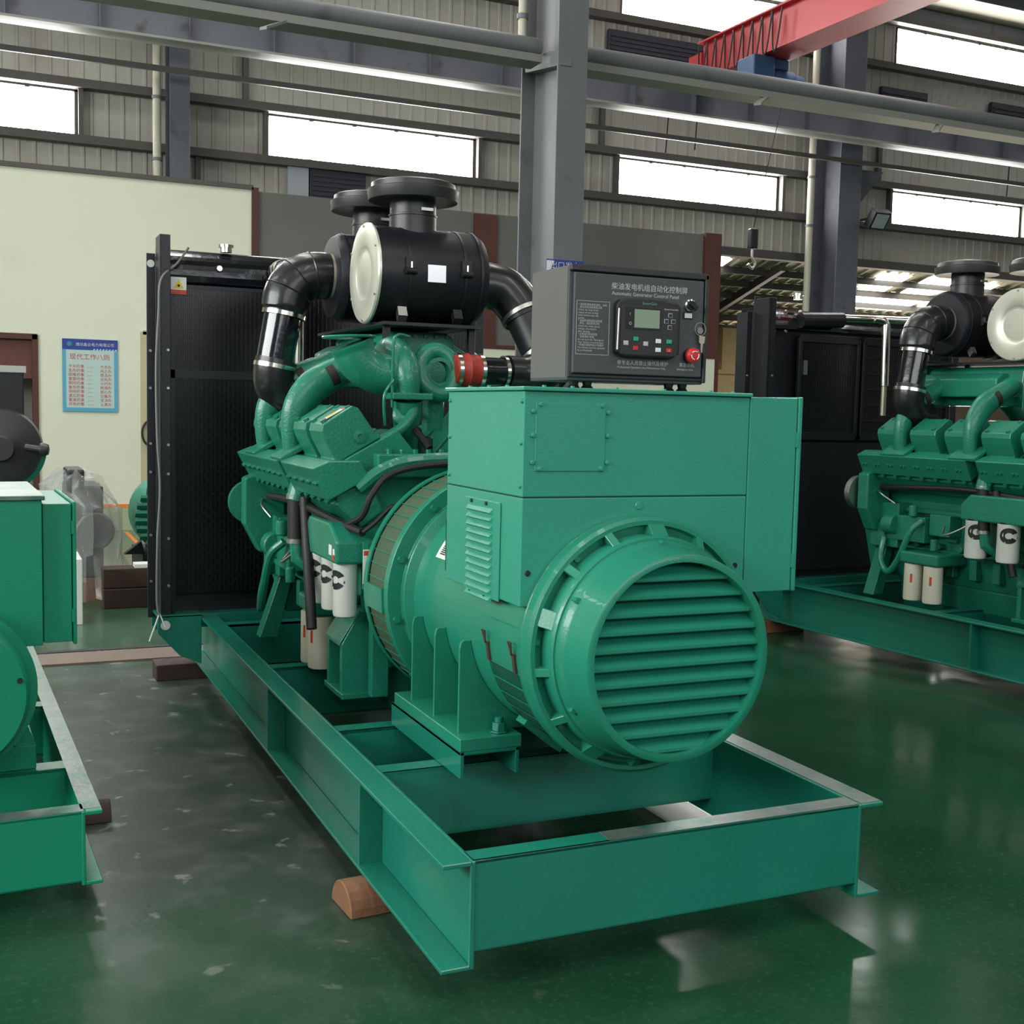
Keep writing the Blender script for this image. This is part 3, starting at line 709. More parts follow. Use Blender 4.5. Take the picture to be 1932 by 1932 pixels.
    MB().box(.916, .954, f-.002, f, 2.022, 2.045).build('switch_plate', INK, pn)
    MB().box(.922, .951, f-.003, f-.001, 2.026, 2.042).build('switch_tag', WHITE, pn)
    lk = MB().lathe([(0, .012), (.012, .012), (.016, .004), (.016, 0)], (.980, f, 1.985), (0, -1, 0), 20).build('door_lock', CHROME, pn)
    MB().tube([V((.980, f-.012, 1.990))+V((.022*math.cos(a), 0, .022*math.sin(a))) for a in [PI*2*i/20 for i in range(21)]], .0012, 5).build('key_ring', STEEL, lk)
    MB().prism([(.975, 1.968), (.998, 1.966), (.996, 1.944), (.990, 1.940), (.988, 1.910), (.983, 1.912), (.982, 1.940), (.975, 1.945)], 'y', f-.016, f-.013).build('key', KEY, lk)
    es = MB().lathe([(0, 0), (.024, 0), (.024, .012), (0, .012)], (.946, f, 1.899), (0, -1, 0), 24).build('stop_button_collar', INK, pn)
    MB().lathe([(0, .012), (.022, .012), (.026, .018), (.026, .030), (.018, .038), (0, .040)], (.946, f, 1.899), (0, -1, 0), 28).build('emergency_stop_button', RBTN, es)
    mb = MB()
    for a0 in (-1.1, .95, 3.05): mb.tube([(.946+.014*math.cos(a), f-.0395, 1.899+.014*math.sin(a)) for a in [a0+1.5*i/6 for i in range(7)]], .0018, 5)
    mb.build('stop_arrows', WHITE, es)
mat_side = mat('panel_side_grey', (.115, .11, .10), .55, bump=.05, bscale=300)
mat_teal = mat('teal_ink', (.15, .35, .30), .6)

dB = V((-.5, 0, .866)); eB = V((-.866, 0, -.5)); CR = V((AX, 0, .95))
def bank(mir):
    k_ = -1 if mir else 1
    D = V((dB.x*k_, 0, dB.z)); E_ = V((eB.x*k_, 0, eB.z))
    return lambda d, e, y: CR+D*d+E_*e+V((0, y, 0)), D, E_
def pris(mb, P, poly, y0, y1):
    n = len(poly); q = mb.add([P(d, e, y0) for d, e in poly]+[P(d, e, y1) for d, e in poly])
    mb.face(range(q, q+n)); mb.face(reversed(range(q+n, q+2*n)))
    for i in range(n): j = (i+1) % n; mb.face((q+i, q+n+i, q+n+j, q+j))
    return mb

def logo(parent, c, r, h, ang, z, s_=.03, m=INK):
    """round emblem wrapped on a filter: black disc, cut by a white C opening and a slanting bar"""
    cx, cy_ = c
    def P(u_, v_, off): a = ang+u_/r; return (cx+(r+off)*math.cos(a), cy_+(r+off)*math.sin(a), z+v_)
    mb = MB(); n = 26; a0, a1 = .45, 5.75
    q = mb.add([P(k_*s_*math.cos(a)*1.15, k_*s_*math.sin(a), .0018) for a in [a0+(a1-a0)*i/n for i in range(n+1)] for k_ in (.40, 1)])
    for i in range(n): mb.face((q+2*i, q+2*i+1, q+2*i+3, q+2*i+2))
    q = mb.add([P(u_*s_, v_*s_, .0020) for u_, v_ in ((.0, -.36), (.1, -.62), (1.1, -.30), (1.1, -.05))]); mb.face((q, q+1, q+2, q+3))
    lg = mb.build('emblem', m, parent)
    mb = MB()
    q = mb.add([P(u_*s_, v_*s_, .0030) for u_, v_ in ((-.50, -.78), (-.36, -.90), (1.0, -.22), (.92, -.06))]); mb.face((q, q+1, q+2, q+3))
    mb.build('emblem_cut', FILTW, parent)

def engine(root, kind=1, m=GREENC):
    YE = 3.44
    # flywheel housing and block
    MB().lathe([(.30, 1.72), (.475, 1.73), (.475, 1.76), (.46, 1.78), (.46, 1.90), (.30, 1.92)], (AX, 0, AZ), (0, 1, 0), 48).build('flywheel_housing', m, root)
    eb = MB().prism([(.36, .55), (1.04, .55), (1.10, .80), (1.10, 1.12), (1.22, 1.30), (.95, 1.45), (.45, 1.45), (.18, 1.30), (.30, 1.12), (.30, .80)], 'y', 1.88, YE).build('engine_block', m, root, .012, 2)
    MB().prism([(.44, .30), (.96, .30), (1.02, .40), (1.04, .56), (.36, .56), (.38, .40)], 'y', 2.0, YE-.1).build('oil_pan', m, eb, .015, 2)
    MB().prism([(.26, .55), (1.14, .55), (1.22, .9), (1.16, 1.30), (.90, 1.48), (.50, 1.48), (.24, 1.30), (.14, .98)], 'y', YE-.02, YE+.08).build('gear_cover', m, eb, .012, 2)
    rnd = random.Random(3)
    # left-side clutter on the block: pads, ribs, small housings
    mb = MB()
    for i in range(7):
        y = 2.0+.19*i
        mb.box(.26, .33, y, y+.10, .86, 1.02); mb.box(.27, .33, y+.02, y+.08, .62, .76)
        mb.cyl((.30, y+.14, .82), (.24, y+.14, .82), .022, 10)
    mb.box(.24, .34, 1.95, YE-.02, 1.04, 1.075); mb.box(.26, .34, 1.95, YE-.02, .78, .80)
    mb.build('crankcase_doors', m, eb, .006, 1)
    for mir in (False, True):
        P, D, E_ = bank(mir); Yv = V((0, 1, 0))
        pris(MB(), P, [(.15, -.17), (.50, -.17), (.50, .20), (.36, .24), (.15, .16)], 1.95, YE).build('cylinder_bank', m, eb, .01, 2)
        for i in range(5):
            y = 1.90+.30*i
            hd = pris(MB(), P, [(.50, -.10), (.72, -.06), (.725, .26), (.62, .28), (.50, .22)], y, y+.25).build('cylinder_head', m, root, .006, 2)
            if i == 0: bolts('head_bolt', [(P(a_, b_, y), (0, -1, 0), .014, .012) for a_, b_ in ((.66, .02), (.66, .16), (.56, .1), (.60, .2), (.58, -.02))], m, hd)
            vc = pris(MB(), P, [(.725, .02), (.745, .02), (.745, .03), (.885, .045), (.908, .065), (.900, .215), (.875, .235), (.83, .243), (.745, .245), (.745, .255), (.725, .255)], y+.01, y+.235).build('rocker_cover', m, root, .008, 2)
            bolts('cover_bolt', [(P(.895, e_, yy), D, .014, .018) for yy in (y+.04, y+.2) for e_ in (.20, .08)], m, vc)
            MB().lathe([(0, 0), (.028, 0), (.028, .006), (.012, .008), (.012, .002), (0, .002)], P(.775, .10, y+.01), (0, -1, 0), 16).build('cover_boss', m, vc)
        # intake rails
        for (ya, yb) in ((1.82, 2.42), (2.50, YE+.02)):
            rl = pris(MB(), P, [(.615, .17), (.70, .17), (.765, .285), (.775, .366), (.62, .372)], ya, yb).build('intake_rail', m, root, .006, 2)
            sp = []; yy = ya+.06
            while yy < yb-.03 and not mir:
                sp += [(P(.70, .368, yy), E_, .010, .012), (P(.70, .368, yy+.03), E_, .010, .012), (P(.61, .33, yy), E_, .014, .045), (P(.56, .28, yy+.05), E_, .018, .05)]
                yy += .12
            bolts('rail_bolt', sp, m, rl)
            pris(MB(), P, [(.45, .18), (.60, .16), (.62, .33), (.58, .345), (.44, .30)], ya+.03, yb).build('bank_casting', m, root, .01, 2)
        # crossover pipes from aftercooler to rail
        for y in (2.53, 3.13):
            kx = -1 if mir else 1
            X = lambda x: AX-kx*(AX-x)
            pth = bez([(X(.085), y, 1.42), (X(.078), y, 1.57), (X(.10), y, 1.68), (X(.165), y, 1.775), (X(.25), y, 1.838), (X(.36), y, 1.895)], 6)
            n = len(pth); cp = MB().tube(pth, [.040+.020*min(1, i/(n-1)*1.3) for i in range(n)], 16, (V((kx*.8, 0, -.6)).normalized(), [1+.45*math.sin(PI*i/(n-1)*.9) for i in range(n)])).build('crossover_pipe', m, root)
            a = V((X(.245), y, 1.836)); b = V((X(.280), y, 1.855)); MB().cyl(a, b, .067, 24).build('rubber_band', BAND, cp)
            MB().cyl(b, V((X(.44), y, 1.935)), .062, 24).build('pipe_stub', m, cp)
            pris(MB(), P, [(.765, .20), (.79, .20), (.79, .36), (.765, .36)], y-.11, y+.11).build('pipe_flange', m, cp, .004, 1)
    # aftercooler
    ac = MB().prism([(.53, 1.80), (.87, 1.80), (.90, 1.86), (.88, 2.045), (.84, 2.07), (.56, 2.07), (.52, 2.045), (.50, 1.86)], 'y', 2.50, 3.4).build('aftercooler', m, root, .01, 2)
    MB().prism([(.40, 1.86), (1.0, 1.86), (1.0, 1.98), (.93, 2.02), (.47, 2.02), (.40, 1.98)], 'y', 2.62, 3.38).build('aftercooler_shoulder', m, ac, .01, 2)
    bolts('cooler_bolt', [((.56+.056*i, 2.50, 2.05), (0, -1, 0), .010, .01) for i in range(6)], m, ac)
    mb = MB().tube(bez([(.50, 2.48, 1.78), (.50, 2.48, 1.95), (.54, 2.48, 2.03), (.60, 2.48, 2.04), (.65, 2.48, 1.97)], 6), .008, 8)
    mb.build('breather_line', m, ac)
    pl = MB().prism([(.45, 2.085), (.95, 2.085), (.95, 2.10), (.45, 2.10)], 'y', 2.3, 3.5).build('filter_shelf', BLACK, root)
    for x_, y_ in ((.47, 2.35), (.90, 2.35), (.47, 3.3), (.90, 3.3)): MB().box(x_, x_+.03, y_, y_+.03, 1.9, 2.09).build('shelf_leg', BLACK, pl)
    # turbos at the flywheel end
    for mir in (False,):
        kx = -1 if mir else 1
        X = lambda x: AX-kx*(AX-x)
        # vertical volute: over the top and down to a flange
        pth = bez([(X(.47), 2.34, 1.88), (X(.455), 2.27, 1.945), (X(.455), 2.17, 1.955), (X(.465), 2.08, 1.915), (X(.475), 2.03, 1.84), (X(.48), 2.02, 1.76)], 6)
        n = len(pth); tv = MB().tube(pth, [.050+.018*math.sin(PI*i/(n-1)) for i in range(n)], 20).build('turbo_volute', m, root)
        MB().box(X(.48)-.095, X(.48)+.095, 1.95, 2.10, 1.735, 1.765).build('volute_flange', m, tv, .006, 2)
        MB().tube([(X(.48), 2.03, 1.735), (X(.485), 2.05, 1.66), (X(.50), 2.10, 1.60), (X(.54), 2.2, 1.50)], [.066, .064, .055, .05], 16).build('volute_outlet', m, tv)
        pth = bez([(X(.44), 2.10, 1.84), (X(.40), 2.09, 1.845), (X(.34), 2.09, 1.855), (X(.27), 2.09, 1.90), (X(.235), 2.09, 1.975)], 6)
        if not mir:
            ee = MB().tube(pth, [.088, .088]+[.092]*(len(pth)-4)+[.10, .10], 24).build('exhaust_elbow', m, root)
            MB().lathe([(0, .0), (.118, 0), (.122, .006), (.118, .012), (0, .012)], (X(.225), 2.09, 2.0), (-.05, 0, 1), 32).build('outlet_flange', m, ee)
            MB().lathe([(.095, -.016), (.100, -.014), (.100, .014), (.095, .016)], (X(.425), 2.10, 1.842), (1, 0, 0), 32).build('v_band_clamp', m, ee)
    ring = [V((.655+.085*math.cos(a), 2.12+.03*math.sin(a), 1.865+.10*math.sin(a))) for a in [2*PI*i/28 for i in range(29)]]
    cr = MB().tube(ring, .040, 14).build('compressor_volute', m, root)
    MB().lathe([(.05, 0), (.068, 0), (.068, .05), (.05, .05)], (.655, 2.09, 1.865), (0, 1, 0), 24).build('compressor_inlet', m, cr)
    MB().tube([(.655, 2.16, 1.80), (.655, 2.18, 1.6)], .05, 14).build('compressor_outlet', m, cr)
    hs = MB().lathe([(.0, -.01), (.070, -.01), (.074, .0), (.074, .045), (.081, .055), (.074, .065), (.074, .12), (0, .13)], (.735, 2.10, 1.878), (1, 0, 0), 28).build('silicone_hose', REDH, root)
    for xx in (.732, .845): MB().lathe([(.075, 0), (.079, 0), (.079, .018), (.075, .018)], (xx, 2.10, 1.878), (1, 0, 0), 28).build('hose_clamp', CHROME, hs)
    ip = MB().cyl((.86, 2.10, 1.878), (1.0, 2.11, 1.878), .065, 24).build('inlet_pipe', BLACKG, root)
    MB().lathe([(.067, 0), (.075, 0), (.075, .016), (.067, .016)], (.975, 2.11, 1.878), (1, 0, 0), 28).build('hose_clamp', CHROME, ip)
    MB().lathe([(0, 0), (.05, 0), (.05, .05), (.035, .06), (0, .06)], (.47, 2.05, 1.655), (-.3, -1, .3), 24).build('turbo_oil_housing', m, root)
    for ps in ([(.40, 2.0, 1.70), (.40, 2.0, 1.96), (.43, 2.03, 2.02), (.50, 2.08, 2.02)], [(.36, 1.98, 1.62), (.35, 1.96, 1.75), (.40, 1.99, 1.82)]): MB().tube(bez(ps, 6), .007, 8).build('oil_line', m, root)
    for y_, h_ in ((2.2, .10), (2.35, .14), (2.5, .09), (2.7, .12)): MB().lathe([(0, 0), (.045, 0), (.045, h_), (.03, h_+.01), (0, h_+.01)], (.62, y_, 1.46), (0, 0, 1), 16).build('vee_fitting', DARKG, root)
    MB().tube(bez([(.56, 1.95, 1.52), (.50, 2.1, 1.66), (.52, 2.3, 1.72), (.60, 2.6, 1.70)], 6), .018, 10).build('vee_hose', HOSE, root)
    # water pipes at the vee
    MB().tube(bez([(.27, 1.95, 1.50), (.34, 1.93, 1.56), (.44, 1.95, 1.62), (.50, 2.0, 1.70), (.47, 2.05, 1.76)], 8), .024, 12).build('water_pipe', m, root)
    MB().tube(bez([(.20, 1.84, 1.35), (.30, 1.82, 1.43), (.44, 1.82, 1.47), (.70, 1.82, 1.48), (.95, 1.82, 1.47)], 8), [.03]*33, 10, ).build('rear_casting_rail', m, root, )
    bolts('rear_cover_bolt', [((.34+.06*i, 1.85, 1.50), (0, 0, 1), .012, .02) for i in range(10)], m, root)
    mb = MB(); mb.box(.28, 1.1, 1.82, 1.90, 1.40, 1.50); mb.build('rear_cover', m, root, .008, 2)
    # wiring harness
    mb = MB().tube(bez([(.95, 1.76, 1.47), (.55, 1.77, 1.46), (.33, 1.77, 1.42), (.24, 1.77, 1.33), (.21, 1.8, 1.24), (.17, 1.9, 1.19)], 8), .014, 8)
    mb.tube(bez([(.20, 1.77, 1.17), (.16, 1.95, 1.19), (.12, 2.2, 1.22), (.10, 2.6, 1.24), (.12, 3.1, 1.22), (.16, 3.4, 1.2)], 8), .019, 8)
    mb.tube(bez([(.20, 1.77, 1.17), (.25, 1.76, 1.21), (.33, 1.75, 1.28), (.34, 1.75, 1.18)], 8), .010, 8)
    mb.build('wiring_harness', HOSE, root)
    # crankcase breather hoses
    if kind == 1: A, B, C_, D_ = (.085, 2.47, 1.27), (.085, 2.46, 1.06), (.10, 2.36, 1.27), (.075, 2.12, .70)
    else: A, B, C_, D_ = (.09, 2.42, 1.27), (.09, 2.40, .98), (.09, 2.32, 1.25), (.09, 2.15, .72)
    h = MB().cyl(A, B, .042, 16).build('breather_hose', HOSE, root)
    for p in (A, B): MB().lathe([(.043, -.01), (.046, -.01), (.046, .012), (.043, .012)], p, (0, 0, 1), 20).build('hose_clamp', STEEL, h)
    MB().tube([C_, tuple((C_[i]*2+D_[i])/3 for i in range(3)), D_], [.026, .026, .024], 12).build('drain_hose', HOSE, root)
    MB().cyl((A[0]+.05, A[1], 1.42), (A[0], A[1], 1.25), .05, 14).build('breather_outlet', m, root)
    MB().tube([(B[0], B[1], B[2]+.02), (B[0], B[1]-.02, B[2]-.08), (B[0]+.1, B[1]-.06, B[2]-.16)], [.036, .034, .03], 12).build('breather_drain', m, root)
    # spin-on filters
    fr = .052 if kind == 1 else .070
    ys = (1.87, 2.06, 2.25) if kind == 1 else (1.75, 1.98, 2.21, 2.46)
    xf = .155 if kind == 1 else .10; zt_ = 1.03 if kind == 1 else 1.05; hh = .235 if kind == 1 else .25
    hdm = MB().prism([(ys[0]-.07, zt_), (ys[-1]+.09, zt_), (ys[-1]+.09, zt_+.10), (ys[-1]+.02, zt_+.17), (ys[0]+.05, zt_+.17), (ys[0]-.07, zt_+.10)], 'x', xf-.06, xf+.18).build('filter_head', m, root, .012, 2)
    MB().obox((xf-.061, ys[0]+.02, zt_+.055), (.001, 0, 0), (0, .022, 0), (0, 0, .022)).obox((xf-.061, ys[0]-.035, zt_+.05), (.001, 0, 0), (0, .012, 0), (0, 0, .014)).build('head_sticker', STICK, hdm)
    MB().obox((xf-.0615, ys[0]-.035, zt_+.028), (.001, 0, 0), (0, .013, 0), (0, 0, .011)).build('head_sticker_band', STICKR, hdm)
    for i, y in enumerate(ys):
        zz = zt_-.0 if not (kind == 2 and i == 3) else zt_+.0
        fl = MB().lathe([(0, 0), (fr*.75, 0), (fr*.94, .006), (fr, .02), (fr, hh-.01), (fr*1.02, hh-.008), (fr*1.02, hh), (0, hh)], (xf, y, zz-hh), (0, 0, 1), 32).build('oil_filter', FILTW, root)
        logo(fl, (xf, y), fr, hh, PI+.38 if kind == 1 else PI+.70, zz-.07, .042 if kind == 1 else .050)
        MB().cyl((xf, y, zz), (xf, y, zz+.012), fr*.9, 24).build('filter_gasket', INK, fl)
    # lower coolant filters
    for i, y in enumerate((2.42, 2.56) if kind == 1 else (2.78, 2.95)):
        x_ = .20 if kind == 1 else .08
        fl = MB().lathe([(0, 0), (.05, 0), (.062, .006), (.064, .02), (.064, .255), (0, .262)], (x_, y, .45), (0, 0, 1), 28).build('fuel_filter', FILTC, root)
        a = PI+.5; mb = MB(); q = mb.add([(x_+.0645*math.cos(aa), y+.0645*math.sin(aa), z) for aa in (a-.12, a+.12) for z in (.58, .64)]); mb.face((q, q+1, q+3, q+2)); mb.build('filter_mark', STICKR, fl)
    MB().box(.14 if kind == 1 else .02, .32, 2.35 if kind == 1 else 2.70, 2.64 if kind == 1 else 3.03, .712, .79).build('fuel_filter_head', m, root, .012, 2)
    # fuel pump group on the left side
    mb = MB().box(.16, .32, 2.95, 3.25, .84, 1.02).cyl((.16, 3.20, .95), (.16, 3.30, .95), .07, 18).cyl((.2, 3.30, .95), (.2, 3.38, .95), .045, 16).box(.17, .3, 3.2, 3.4, .78, 1.1).cyl((.15, 3.05, 1.02), (.15, 3.05, 1.10), .03, 12).box(.18, .3, 2.75, 2.93, .9, 1.05).cyl((.15, 2.85, .88), (.15, 2.85, .80), .025, 12)
    mb.build('fuel_pump', m, root, .008, 2)
    MB().tube(bez([(.14, 2.95, 1.0), (.08, 3.0, .92), (.06, 3.08, .72), (.07, 3.18, .62), (.1, 3.28, .70), (.14, 3.30, .85)], 8), .022, 10).build('fuel_hose', m, root)
    for ps in ([(.13, 2.75, .98), (.07, 2.7, .93), (.09, 2.6, .97), (.15, 2.5, 1.05)], [(.13, 3.2, 1.1), (.1, 3.3, 1.16), (.14, 3.4, 1.2)]): MB().tube(bez(ps, 6), .007, 8).build('fuel_line', STEEL, root)
    # front support leg and rear mounts
    for sgn in (1, -1):
        X = lambda x: AX-sgn*(AX-x)
        xs = sorted((X(.10), X(.33)))
        mt = MB().prism([(X(.16), .425), (X(.34), .425), (X(.34), .80), (X(.24), .80), (X(.16), .66)], 'y', 1.93, 1.96).prism([(X(.16), .425), (X(.34), .425), (X(.34), .80), (X(.24), .80), (X(.16), .66)], 'y', 2.14, 2.17)
        mt.box(min(X(.155), X(.34)), max(X(.155), X(.34)), 1.90, 2.2, .42, .445); mt.obox(((X(.15)+X(.24))/2-.0, 2.05, .73), ((X(.24)-X(.15))/2, 0, .07), (0, .12, 0), (0, 0, .008))
        mt.build('engine_mount', m, root, .003, 1)
        MB().box(min(X(.25), X(.33)), max(X(.25), X(.33)), 1.78, 1.83, .45, 1.12).build('housing_bracket', m, root, .006, 2)
        MB().prism([(X(.10), .425), (X(.20), .425), (X(.30), .85), (X(.24), .85)], 'y', 3.34, 3.44).build('front_leg', m, root, .004, 1)
        # accessory drive end: damper housing seen past the gear cover
    mb = MB().prism([(.10, .90), (.24, .86), (.24, 1.36), (.16, 1.36), (.02, 1.30), (.02, 1.05)], 'y', 3.36, 3.46)
    mb.box(.14, .26, 3.30, 3.44, .78, .95); mb.build('gear_housing_flange', m, root, .01, 2)
    MB().lathe([(0, 0), (.12, 0), (.12, .05), (0, .05)], (.08, 3.48, 1.16), (0, 1, 0), 28).build('belt_pulley', STEEL if kind == 2 else m, root)

def stickers(root):
    P, D, E_ = bank(False)
    # sticker on top of the first rocker cover
    c = P(.9085, .14, 1.965); c2 = c
    sk = MB().obox(c, E_*.062, V((0, .022, 0)), D*.0012).build('cover_sticker', STICK, root)
    MB().obox(P(.9095, .15, 1.965), E_*.025, V((0, .015, 0)), D*.0012).build('sticker_yellow', STICKY, sk)
    MB().obox(P(.9095, .09, 1.965), E_*.01, V((0, .018, 0)), D*.0012).obox(P(.9095, .19, 1.965), E_*.008, V((0, .018, 0)), D*.0012).build('sticker_red', STICKR, sk)
    # warning sticker on the housing bracket by the screen
    sk = MB().box(.198, .2195, 1.745, 1.759, .93, 1.13).build('bracket_tag_plate', GREENC, root)
    MB().box(.196, .224, 1.741, 1.745, .955, 1.10).build('warning_sticker', STICK, sk)
    mb = MB(); q = mb.add([(.200, 1.7405, 1.00), (.220, 1.7405, 1.00), (.210, 1.7405, 1.05)]); mb.face((q, q+1, q+2)); mb.build('warning_triangle', STICKY, sk)
    MB().box(.198, .222, 1.7400, 1.741, .958, .975).box(.198, .222, 1.7400, 1.741, 1.075, 1.095).build('warning_red_text', STICKR, sk)

def canister(root, y, z, flip):
    """air filter lying across the engine; flip puts the silver end cap at the right"""
    k_ = -1 if flip else 1
    x0, L, R = AX-.278*k_, .556, .228
    ax = (k_, 0, 0)
    cn = MB().lathe([(0, 0), (R, 0), (R, L-.035), (R-.02, L), (.11, L+.005), (.11, L+.02), (0, L+.02)], (x0, y, z), ax, 56).build('air_filter', BLACK, root)
    MB().lathe([(.0, -.004), (.10, -.004), (.108, -.003), (.125, -.010), (.132, -.014), (.20, -.016), (.232, -.012), (.238, -.004), (.238, .006), (.22, .008)], (x0, y, z), ax, 56).build('end_cap', SILVER, cn)
    for i in range(6):
        a = 2*PI*(i+.5)/6; MB().lathe([(0, 0), (.007, 0), (.007, .006), (0, .006)], (x0-k_*.012, y+.222*math.cos(a), z+.222*math.sin(a)), (-k_, 0, 0), 10).build('cap_screw', STEEL, cn)
    MB().lathe([(.218, 0), (.232, 0), (.232, .012), (.218, .012)], (x0+k_*(L-.05), y, z), ax, 48).build('end_seam', BLACK, cn)
    # neck and rain cap
    zc = z+.19
    nk = MB().lathe([(.114, 0), (.114, .09), (.118, .092), (.118, .10), (.112, .102), (.112, .19)], (AX-.045, y, zc), (0, 0, 1), 40).build('filter_neck', BLACKP, root)
    MB().obox((AX-.045+.03, y-.118, zc+.118), (.03, 0, 0), (0, .006, 0), (0, 0, .007)).build('neck_clamp_bolt', STEEL, nk)
    MB().lathe([(.10, .17), (.215, .165), (.218, .172), (.222, .215), (.205, .222), (.203, .245), (.19, .252), (.12, .263), (0, .268)], (AX-.045-.01*(k_<0), y, zc), (0, 0, 1), 56).build('rain_cap', BLACKP, root)
    # nameplate, catches, feet brackets
    if not flip:
        MB().box(AX-.045, AX+.045, y-R-.003, y-R+.002, z-.045, z+.035).build('nameplate', ALU, cn)
    for xx in (-.13, .15):
        MB().obox((AX+xx, y-R-.002, z+.035), (.024, 0, 0), (0, .004, 0), (0, 0, .03)).build('catch_plate', BLACK, cn)
        ct = MB().lathe([(0, -.026), (.016, -.026), (.014, 0), (.016, .026), (0, .026)], (AX+xx, y-R-.012, z+.0), (1, 0, 0), 14).build('catch_knob', INK, cn)
        MB().obox((AX+xx, y-R-.008, z+.02), (.004, 0, 0), (0, .008, 0), (0, 0, .022)).build('catch_wire', CHROME, ct)
        MB().obox((AX+xx-.02, y-R*.72, z-R*.86), (.022, 0, 0), (0, .014, -.014), (0, .012, .022)).build('foot_bracket', STEEL if xx < 0 else BLACK, cn)
        MB().lathe([(R+.001, -.006), (R+.003, -.006), (R+.003, .006), (R+.001, .006)], (AX+xx, y, z), (1, 0, 0), 48).build('strap', BLACK, cn)
    return cn
def ducts(root, kind=1):
    # left duct from the far filter: elbow, tube, lower elbow
    y = 3.12
    pth = bez([(.425, y, 2.375), (.33, y, 2.375), (.245, y, 2.345), (.19, y, 2.27), (.172, y, 2.17)], 7)
    el = MB().tube(pth, [.112]*2+[.122]*(len(pth)-4)+[.112]*2, 28).build('rubber_elbow', RUBBER, root)
    n = len(pth)
    mb = MB()
    for i in (8, 14, 20):
        t_ = (pth[i+1]-pth[i-1]).normalized(); mb.lathe([(.121, -.005), (.127, 0), (.121, .005)], pth[i], t_, 28)
    for a_ in (-.35, .35):
        mb.tube([p+V((0, math.sin(a_)*-.12, 0))+(V((0, 0, 1)).cross(V((0, 0, 0)))) + ((pth[i+1]-pth[i-1]).normalized().cross(V((0, 1, 0))).normalized()*(.118*math.cos(a_))) for i, p in enumerate(pth) if 3 < i < n-4], .006, 6)
    mb.build('elbow_ribs', RUBBER, el)
    tb = MB().cyl((.17, y, 2.185), (.115, y, 1.87), .098, 28).build('intake_tube', BLACKG, root)
    d = V((.055, 0, .315)).normalized()
    for p, r in (((.172, y, 2.165), .1135), ((.128, y, 1.895), .1135)):
        c = MB().lathe([(r-.004, -.011), (r+.002, -.011), (r+.002, .011), (r-.004, .011)], p, d, 32).build('hose_clamp', CHROME, tb)
    MB().lathe([(.108, -.01), (.119, -.01), (.119, .01), (.108, .01)], (.415, y, 2.375), (1, 0, 0), 32).build('hose_clamp', KEY, el)
    MB().tube(bez([(.133, y, 1.93), (.122, y, 1.87), (.135, y+.01, 1.79), (.22, y+.03, 1.73), (.34, y+.05, 1.72)], 6), [.108]*25, 26).build('lower_elbow', RUBBER, root)
    # right duct from the near filter
    y = 2.5
    pth = bez([(.985, y, 2.31), (1.06, y-.01, 2.315), (1.14, y-.03, 2.29), (1.20, y-.06, 2.22), (1.225, y-.08, 2.16)], 7)
    el = MB().tube(pth, [.115]*len(pth), 28).build('rubber_elbow', RUBBER, root)
    a, b = V((1.22, y-.08, 2.18)), V((1.285, y-.20, 1.96)); d = (a-b).normalized()
    tb = MB().cyl(a, b, .100, 28).build('intake_tube', BLACK, root)
    for p in (a-d*.01, b+d*.02): MB().lathe([(.113, -.011), (.118, -.011), (.118, .011), (.113, .011)], p, d, 32).build('hose_clamp', STEEL, tb)
    MB().tube(bez([b+d*.05, b, (1.26, 2.20, 1.90), (1.17, 2.13, 1.878), (1.0, 2.11, 1.878)], 6), [.112]*7+[.108]*7+[.09]*7+[.078]*4, 26).build('lower_elbow', RUBBER, root)

